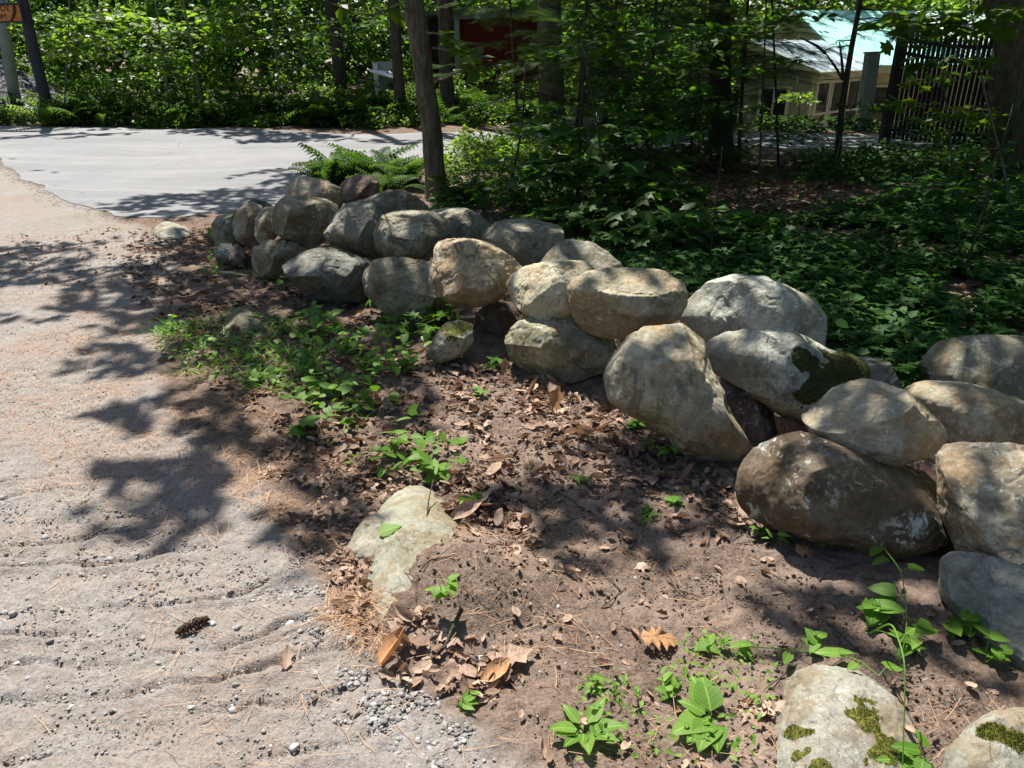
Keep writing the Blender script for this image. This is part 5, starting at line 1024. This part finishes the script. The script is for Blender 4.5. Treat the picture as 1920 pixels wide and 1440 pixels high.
# fine crumbs of soil and bark
cl = Cloud(); TB = (np.array([(0, 0, 0), (1, .1, .1), (.5, .5, .5), (.4, -.5, .15), (.5, 0, .7)], float), np.array([(0, 1, 2), (0, 3, 1), (0, 2, 4), (0, 4, 3), (1, 4, 2), (1, 3, 4)]))
P = np.concatenate([inz(7000, [(830, 700), (1130, 745), (1460, 1010), (1870, 1300), (1920, 1440), (1040, 1440), (900, 1290), (760, 1215), (820, 900)]), inz(3000, z1)]); X_, N_ = frames(len(P), 1.); cl.add(TB, G3(P, .002), X_, N_, .004+.012*rng.random(len(P))**3)
sm_ = N('soil_crumb'); sm_ = sm_.fin(sm_.mix(sm_.attr('rnd'), (.07, .048, .036), (.20, .145, .11)), .95, None, .1); tag(cl.build('soil_crumbs', sm_), 'crumbs of brown soil on the bare earth', 'soil', kind='stuff')
# gravel on the drive
def pebT(seed):
    V, F = ICO1; r = np.random.default_rng(seed); V = V*r.uniform(.75, 1.2, (len(V), 1)); V = V*np.array([1, .75, .5]); return V, F
ICO1 = ico(1); ICO2 = ico(2)
def peb2(seed):
    V, F = ICO2; r = np.random.default_rng(seed); V = V*np.array([1, .75, .55]); V = V*(1+.18*fbm(V*1.3+seed, seed, 2))[:, None]
    for j in range(4):
        n_ = r.normal(0, 1, 3); n_ /= np.linalg.norm(n_); d_ = V@n_; V = V-np.maximum(0, d_-.62*d_.max())[:, None]*n_
    return V, F
PT = [pebT(i) for i in range(5)]; PB = [peb2(i) for i in range(5)]
pm = N('pebble'); v = pm.obj(); rr_ = pm.attr('rnd'); cc = pm.mix(pm.rng(rr_, 0, .6), (.14, .125, .11), (.29, .275, .26)); cc = pm.mix(pm.rng(rr_, .9, 1., 0, .8), cc, (.55, .55, .54)); cc = pm.mix(pm.rng(pm.noise(v, 160, 3), .6, .4, 0, .4), cc, (.12, .11, .10)); pm = pm.fin(cc, .8, None, .3)
def pebbles(cl, P, s0, s1, TT, pw=3):
    X_, N_ = frames(len(P), .35); s_ = s0+(s1-s0)*rng.random(len(P))**pw; k = rng.integers(0, len(TT), len(P)); P3_ = G3(P, 0.)
    P3_[:, 2] += s_*.0
    for t in range(len(TT)): q = k == t; cl.add(TT[t], P3_[q], X_[q], N_[q], s_[q])
cl = Cloud(); dz_ = [(0, 900), (330, 980), (640, 1130), (760, 1300), (950, 1440), (980, 1500), (-100, 1500)]
pebbles(cl, inz(9000, dz_), .0015, .007, PT, 4); pebbles(cl, inz(6000, [(-100, 470), (300, 480), (280, 760), (420, 880), (640, 1130), (-200, 1000)]), .002, .008, PT, 3)
P = inz(2400, [(560, 1150), (650, 1130), (700, 1230), (820, 1310), (1000, 1440), (1010, 1500), (800, 1500), (700, 1380), (620, 1260)]); P = P[rng.random(len(P)) < .7]; P = P[fbm(P*5, 211, 2) > -.3]; pebbles(cl, P, .003, .013, PB, 2.2)
P = inz(900, [(420, 1080), (600, 1020), (650, 1090), (640, 1140), (500, 1150)]); pebbles(cl, P[fbm(P*6, 213, 2) > 0], .003, .010, PB, 2)
pebbles(cl, inz(260, dz_), .007, .017, PB, 2); pebbles(cl, inz(60, [(900, 1050), (1500, 1080), (1800, 1200), (1500, 1250), (1000, 1400)]), .004, .012, PB, 2)
rim = np.array(ee[40:-40]); rim = rim[(rim[:, 1] < 14)]; kk_ = rng.integers(0, len(rim), 5200); Pr_ = rim[kk_]+rng.normal(0, .10, (5200, 2)); pebbles(cl, Pr_, .003, .014, PT, 3); cl.L[-1] = cl.L[-1]
tag(cl.build('gravel', pm), 'loose grey pebbles scattered over the packed drive', 'gravel', kind='stuff')
# pine needles
cl = Cloud(); TN = [T_strip(.014, .12), T_strip(.016, -.2), T_strip(.012, .02)]
def needles(pts, n, th=-.1):
    P = inz(n, pts); P = P[fbm(P*2.3, 221, 3) > th]; X_, N_ = frames(len(P), .12); k = rng.integers(0, 3, len(P)); P = G3(P, .006)+np.c_[np.zeros((len(P), 2)), rng.uniform(0, .008, len(P))]
    for t in range(3): q = k == t; cl.add(TN[t], P[q], X_[q], N_[q], rng.uniform(.04, .10, q.sum()))
needles([(-100, 560), (300, 520), (640, 900), (720, 1000), (700, 1100), (480, 1040), (200, 960), (-100, 900)], 9000); needles([(420, 900), (700, 860), (700, 1020), (560, 1020)], 2600, -.5)
needles([(640, 1080), (720, 1080), (720, 1240), (600, 1160)], 700, -.5); needles([(850, 900), (1450, 950), (1900, 1300), (1900, 1440), (950, 1440), (820, 1100)], 900, -.2); needles([(0, 420), (400, 430), (300, 560), (0, 560)], 1500); needles([(0, 900), (600, 1050), (900, 1440), (0, 1440)], 500)
nm_ = N('pine_needle'); nm_ = nm_.fin(nm_.mix(nm_.attr('rnd'), (.22, .10, .05), (.50, .33, .19)), .7, None, .2); tag(cl.build('pine_needles', nm_), 'rusty pine needles strewn over the drive edge', 'pine needles', kind='stuff')
# twigs
mb = MB()
for i in range(170):
    P = inz(1, [(480, 560), (900, 690), (1400, 900), (1800, 1100), (1900, 1440), (1000, 1440), (800, 1240), (560, 1000), (300, 700)])[0]; a = rng.uniform(0, 2*PI); L = rng.uniform(.05, .22); q = np.array([P[0]+math.cos(a)*L, P[1]+math.sin(a)*L]); m_ = (P+q)/2+rng.normal(0, .02, 2)
    pts_ = np.array([[*p_, gz1(*p_)+.008] for p_ in (P, m_, q)]); mb.tube(pts_, np.array([1, .8, .5])*rng.uniform(.0012, .003), 5)
tag(mb.build('twigs', BK2), 'small dark twigs littering the soil', 'twigs', kind='stuff')

GB = leaf_mat('leaf_bright', (.11, .22, .03), (.19, .32, .06), .45, .5, .2, vein=.6)
# grass and weeds
def tufts(pts, n, per, size):
    P = inz(n, pts); P = P[fbm(P*2.5, 231, 2) > -.3]; k = np.repeat(np.arange(len(P)), per); Q = P[k]+rng.normal(0, .02, (len(k), 2)); a = rng.uniform(0, 2*PI, len(k)); el = rng.uniform(.3, 1.4, len(k)); h = np.c_[np.cos(a), np.sin(a), el]; h /= np.linalg.norm(h, axis=1)[:, None]
    s_ = np.cross(h, [0, 0, 1]); s_ /= np.linalg.norm(s_, axis=1)[:, None]; nn = np.cross(s_, h); sz_ = size*rng.uniform(.5, 1.2, len(k)); t_ = rng.integers(0, 3, len(k)); Q = G3(Q)
    for t in range(3): q = t_ == t; gcl.add(TGB[t], Q[q], h[q], nn[q], sz_[q])
gcl = Cloud(); tufts([(270, 610), (380, 575), (560, 600), (620, 680), (600, 760), (480, 740), (330, 690)], 150, 9, .13); tufts([(430, 700), (640, 700), (700, 800), (560, 800)], 50, 8, .10); tufts([(280, 540), (420, 500), (420, 560), (300, 580)], 20, 8, .09); tufts([(690, 900), (740, 890), (740, 930), (690, 940)], 7, 10, .07)
tufts([(370, 480), (520, 500), (520, 540), (380, 530)], 20, 8, .10); tufts([(100, 372), (180, 392), (300, 440), (200, 440), (90, 385)], 40, 9, .05)
tag(gcl.build('grass', GN), 'tufts of grass among the weeds left of the wall', 'grass', kind='stuff')
THE = T_fine(.42, .05, .1, .8, 8); TOV = T_fine(.26, .06, .16, 0, 7); TLB = T_fine(.33, .04, .12, .2, 9, .03)
def patch(cl, pts, n, hmax, s0, s1, TT, tilt=.35):
    P = inz(n, pts); P = P[fbm(P*3.4, 241, 2) > -.1]; P = G3(P)+np.c_[np.zeros((len(P), 2)), .02+hmax*rng.random(len(P))]; X_, N_ = frames(len(P), tilt); k = rng.integers(0, len(TT), len(P))
    for t in range(len(TT)): q = k == t; cl.add(TT[t], P[q], X_[q], N_[q], rng.uniform(s0, s1, q.sum()))
cl = Cloud(); patch(cl, [(560, 600), (680, 590), (800, 600), (860, 650), (760, 720), (640, 740), (560, 700)], 270, .14, .04, .085, [TOV, THE, TLB]); patch(cl, [(500, 720), (700, 720), (860, 860), (880, 910), (700, 900), (600, 860)], 210, .10, .03, .075, [TOV, THE, TLB])
patch(cl, [(300, 620), (560, 600), (620, 760), (420, 740)], 170, .08, .03, .06, [TOV, TLB]); patch(cl, [(660, 560), (860, 590), (860, 640), (700, 640)], 120, .13, .05, .09, [THE, TFI]); patch(cl, [(380, 440), (450, 470), (470, 520), (400, 520)], 70, .12, .04, .07, [TOV])
patch(cl, [(360, 590), (260, 640), (300, 700), (420, 690)], 70, .06, .03, .06, [TOV]); tag(cl.build('weeds', GN), 'patch of leafy green weeds at the foot of the wall', 'weeds', kind='stuff')
cl = Cloud(); patch(cl, [(1280, 1190), (1460, 1200), (1440, 1340), (1240, 1360), (1080, 1300), (980, 1350), (1000, 1290), (1240, 1270)], 240, .03, .008, .026, [TOV]); patch(cl, [(960, 1280), (1300, 1260), (1450, 1320), (1400, 1440), (960, 1440)], 150, .03, .008, .03, [TOV]); patch(cl, [(1540, 1280), (1620, 1240), (1700, 1330), (1680, 1350)], 160, .06, .02, .05, [TOV])
patch(cl, [(1380, 930), (1440, 960), (1480, 1040), (1400, 1010)], 60, .05, .03, .05, [TOV]); tag(cl.build('small_weeds', GB), 'tiny green weeds sprouting on the bare soil', 'weeds', kind='stuff')

def weed(label, px, py, h, n, size, T=TOV, mat=GN, spread=.5, rosette=False, group='leafy weeds on the soil', name='weed', dz=0., cat='weed'):
    p = onG(px, py, dz); e = empty(name, p, label, cat, group); mb = MB(); cl = Cloud(); m = max(1, n//4) if not rosette else n; Ps = []; Hs = []
    for j in range(m):
        a = rng.uniform(0, 2*PI); hh = h*rng.uniform(.5, 1); tip = p+np.array([math.cos(a)*h*spread, math.sin(a)*h*spread, hh])*(.35 if rosette else 1)
        if rosette: tip = p+np.array([math.cos(a)*.02, math.sin(a)*.02, .012+.01*rng.random()])
        c_ = curve(p-[0, 0, .01], tip, .02*h, 6, .002); mb.tube(c_, [.0022, .002, .0018, .0015, .0013, .001], 5)
        q = 1 if rosette else 4
        for i in range(q):
            u = 1 if rosette else rng.uniform(.45, 1); pt = c_[min(5, int(round(u*5)))]; b = a if rosette else rng.uniform(0, 2*PI); Ps.append(pt); Hs.append([math.cos(b), math.sin(b), (.45 if rosette else .05)])
    Ps = np.array(Ps); Hs = np.array(Hs); X_, N_ = frames(len(Ps), .22, head=Hs*2)
    if rosette: X_ = Hs/np.linalg.norm(Hs, axis=1)[:, None]; s_ = np.cross(X_, [0, 0, 1]); s_ /= np.linalg.norm(s_, axis=1)[:, None]; N_ = np.cross(s_, X_)
    cl.add(T, Ps, X_, N_, size*rng.uniform(.65, 1.15, len(Ps))); mb.build('stem', GN, e); cl.build('leaves', mat, e); return e
weed('plantain with long ribbed leaves in the bottom foreground, left of the half buried stone', 1335, 1355, .1, 8, .105, T_fine(.36, .05, .35, 0, 9), GB, rosette=True)
weed('broad leaved weed with upright bright leaves near the bottom edge of the picture', 1095, 1375, .1, 9, .085, TOV, GB, rosette=True); weed('small rounded weed in the sun, left of the plantain', 1262, 1300, .07, 12, .04, TLB, GB)
weed('little seedling just above the bright broad leaved weed', 1118, 1300, .05, 9, .04, TOV, GB); weed('sprout between the gravel and the curled leaves', 860, 1335, .05, 4, .06, TOV, GB)
weed('weed growing out of the heap of dead leaves beside the half covered stone', 815, 1120, .10, 12, .045, TLB, GB, dz=.03); weed('round leaved weed right of the top of the half covered stone', 885, 945, .06, 8, .045, THE, GN)
weed('heart leaved weed above the half covered stone', 815, 905, .12, 14, .075, THE, GB); weed('lush weed left of the heart leaved one', 735, 855, .12, 16, .07, TLB, GB); weed('weed with one large lobed leaf standing in the pine needles', 548, 815, .10, 4, .11, TMA[0], GN)
weed('bushy weed in the middle of the green patch left of the wall', 650, 745, .13, 18, .07, TOV, GN); weed('three leaved sprout in front of the dark slate boulder', 541, 545, .14, 6, .08, TOV, GN); weed('weed with bright paired leaves below the large olive boulder', 655, 660, .16, 14, .08, TOV, GB)
weed('pale leaved weed left of the paired leaf one', 585, 690, .14, 12, .09, TOV, GN); weed('creeper sprig at the foot of the huge tilted slab', 1242, 860, .10, 8, .07, TOV, GB); weed('creeper leaves tucked under the left edge of the huge tilted slab', 1180, 805, .05, 6, .07, TFI, GN)
weed('five fingered creeper sprig by the gap in the wall', 915, 690, .10, 6, .09, TFI, GN); weed('grassy sprout in the soil below the gap in the wall', 895, 745, .08, 8, .05, TOV, GB); weed('lone sprig on the soil before the great brown boulder', 1275, 955, .06, 6, .055, TLB, GN); weed('dark lobed sprig left of the lone one', 1205, 972, .04, 5, .06, TFI, GN)
weed('small weed left of the great brown boulder, in the leaf litter', 1090, 905, .04, 5, .05, TOV, GB); weed('weed against the lower left of the great brown boulder', 1430, 1010, .06, 10, .05, TOV, GN); weed('weed in the shade under the big blotched boulder', 1785, 1190, .08, 12, .06, THE, GN)
weed('broad leaved weed left of the blue grey boulder', 1655, 1160, .10, 9, .08, THE, GN); weed('spotty weed creeping on the foot of the blue grey boulder', 1845, 1240, .07, 10, .05, THE, GN); weed('weed with a raised round leaf above the half buried mossy stone', 1545, 1235, .09, 7, .06, TLB, GB)
weed('seedling among soil left of the raised round leaf', 1330, 1215, .05, 7, .06, TLB, GB); weed('weed hanging over the front of the half buried mossy stone', 1690, 1440, .10, 8, .06, TLB, GN)
weed('yellow green weed below the lower end of the long vine', 1700, 1225, .06, 8, .06, TOV, GB)
def vine(label, pts, r, T, size, n, mat=GB):
    c_ = np.array([onG(a, b, d) for a, b, d in pts]); t = np.linspace(0, len(c_)-1, len(c_)*6); c2 = np.stack([np.interp(t, np.arange(len(c_)), c_[:, i]) for i in range(3)], 1)
    for _ in range(4): c2[1:-1] = .25*c2[:-2]+.5*c2[1:-1]+.25*c2[2:]
    e = empty('vine', c2[0], label, 'vine', 'thin vines trailing over the soil'); mb = MB(); mb.tube(c2, np.linspace(r, r*.5, len(c2)), 6); k = np.linspace(2, len(c2)-1, n).astype(int); a = rng.uniform(0, 2*PI, n); P_ = c2[k]; en = P_+np.c_[np.cos(a)*.03, np.sin(a)*.03, np.full(n, .012)]
    for u, v_ in zip(P_, en): mb.tube(curve(u, v_, .004, 4), [.0012, .001, .001, .0008], 4)
    X_, N_ = frames(n, .3, head=np.c_[np.cos(a), np.sin(a), np.full(n, -.1)]); mb.build('stem', GN, e); Cloud().add(T, en, X_, N_, size*rng.uniform(.6, 1.1, n)).build('leaves', mat, e)
vine('long leafy vine arching from the great brown boulder down to the half buried stone', [(1500, 1015, .02), (1580, 1022, .06), (1640, 1060, .09), (1680, 1120, .10), (1695, 1190, .05), (1690, 1230, .02)], .003, TLB, .075, 11, GN)
vine('thin vine running across the soil above the half buried mossy stone', [(1300, 1210, .01), (1400, 1222, .02), (1500, 1235, .03), (1600, 1260, .05), (1640, 1300, .06)], .0022, TLB, .065, 8)
vine('pale bare vine stem drooping over the half buried mossy stone', [(1620, 1230, .08), (1640, 1300, .24), (1662, 1380, .24), (1685, 1460, .05)], .0028, TOV, .04, 3)

# single dead leaves, cone, sticks
def one(label, px, py, T, size, mat, N_=(0, 0, 1), X_=(1, 0, 0), dz=.01, name='dead_leaf', cat='leaf', group=None):
    p = onG(px, py, dz); Nn = np.array(N_, float); Nn /= np.linalg.norm(Nn); X = np.array(X_, float); X -= (X@Nn)*Nn; X /= np.linalg.norm(X); o = Cloud().add(T, p[None], X[None], Nn[None], np.array([size]), np.array([.6])).build(name, mat, None, p); return tag(o, label, cat, group)
one('orange brown dead leaf standing on the tracked drive', 535, 1262, T_curl(11, 'oak', .9), .07, DM, (.3, -.4, .9), (.1, .6, .9), .012)
one('pale oak leaf propped up on the soil, casting a sharp shadow', 1200, 1212, T_star('oak', .2, 9), .12, DO, (.1, -.25, .9), (1, .1, .12), .035)
one('long rolled dead leaf with clear ribs beside the lower end of the half covered stone', 718, 1262, T_curl(12, 'oval', 1.3), .12, DO, (-.5, -.1, .8), (.5, .75, .25), .02)
one('crumpled orange leaf at the right of the dead leaf heap', 905, 1290, T_curl(13, 'oval', .9), .10, DO, (0, -.3, .9), (.6, .5, .2), .02)
one('wide brown leaf sheltering the soil at the right of the dead leaf heap', 930, 1262, T_curl(14, 'oak', .5), .12, DM, (.1, 0, 1), (.8, .5, .1), .035); one('striped brown leaf at the upper right of the half covered stone', 850, 985, T_curl(15, 'oval', 1.1), .12, DM, (-.2, -.5, .7), (.9, .3, .35), .03)
one('orange leaf standing upright at the left foot of the huge tilted slab', 1035, 775, T_curl(16, 'oak', .7), .13, DO, (.2, -.8, .5), (.3, .1, .9), .01); one('big pale maple leaf lying under the huge tilted slab', 1135, 872, T_star('maple', .25, 8), .17, DM, (0, -.3, .9), (.9, -.3, 0), .02)
one('star shaped dead leaf on the litter right of the half covered stone', 975, 985, T_star('maple', .3, 18), .12, DM, (-.1, -.3, .9), (.8, .4, 0), .02); one('fresh green leaf lying on the half covered stone', 712, 1028, T_fine(.36, .03, .1, 0, 9, .02), .085, GB, (-.2, -.2, .9), (.9, .3, .1), .062, 'green_leaf')
one('dead oak leaf below the great brown boulder', 1490, 1040, T_star('oak', .3, 19), .12, DO, (.1, -.3, .9), (1, .1, 0), .02); one('rust coloured leaf pointing up in the gap of the wall', 945, 706, T_curl(21, 'oak', .6), .09, DO, (.1, -.8, .4), (.1, .2, .9), .01)
# pine cone
c0, c1 = onG(330, 1196, .018), onG(388, 1170, .018); d = c1-c0; L = np.linalg.norm(d); d /= L; s_ = np.cross(d, [0, 0, 1]); s_ /= np.linalg.norm(s_); u_ = np.cross(s_, d); mb = MB(); mb.tube([c0, (c0+c1)/2, c1], [.006, .008, .003], 7)
for i in range(90):
    t = i/90; a = i*2.4; r = .017*math.sin(PI*(t*.85+.1))**.6; w_ = s_*math.cos(a)+u_*math.sin(a); q = c0+d*L*t; tp = q+w_*r+d*.008; b_ = np.cross(d, w_)*.006
    mb.add(np.array([q+b_*.5, q-b_*.5, tp-b_, tp+b_, tp+d*.004]), [[0, 1, 2, 3], [3, 2, 4, 4]])
tag(mb.build('pine_cone', DD, None, loc=c0), 'long dark pine cone lying in a tread groove of the drive', 'pine cone')
def stone1(label, px, py, s, seed, cl_):
    p = onG(px, py, s*.2); V, F = ICO2; V, F = peb2(seed); m = flat_mat('pale_pebble', cl_, .8); o = mk('pebble', V*s+p, F, m, None, None, True, p); tag(o, label, 'pebble')
stone1('single whitish pebble at the tip of the pine cone', 398, 1171, .014, 5, (.5, .5, .48)); stone1('grey round pebble in the heap of dead leaves', 903, 1236, .022, 6, (.33, .33, .32))
def stick(label, pts, r, mat, name='stick'):
    c_ = np.array([onG(a, b, d) for a, b, d in pts]); mb = MB(); mb.tube(c_, np.linspace(r, r*.6, len(c_)), 7); tag(mb.build(name, mat, None, loc=c_[0], smooth=True), label, 'stick')
stick('dark bent stick poking out of the soil right of the half covered stone', [(866, 1140, .05), (852, 1180, .04), (835, 1220, .02), (810, 1240, .005)], .007, BK2)
stick('pale peeled stick lying at the foot of the far stack of boulders', [(398, 513, .01), (430, 515, .015), (468, 520, .01)], .014, flat_mat('peeled_wood', (.42, .33, .22), .8))
stick('thin dark twig standing on the half covered stone', [(800, 1008, .05), (806, 975, .09), (815, 950, .12)], .003, BK2)
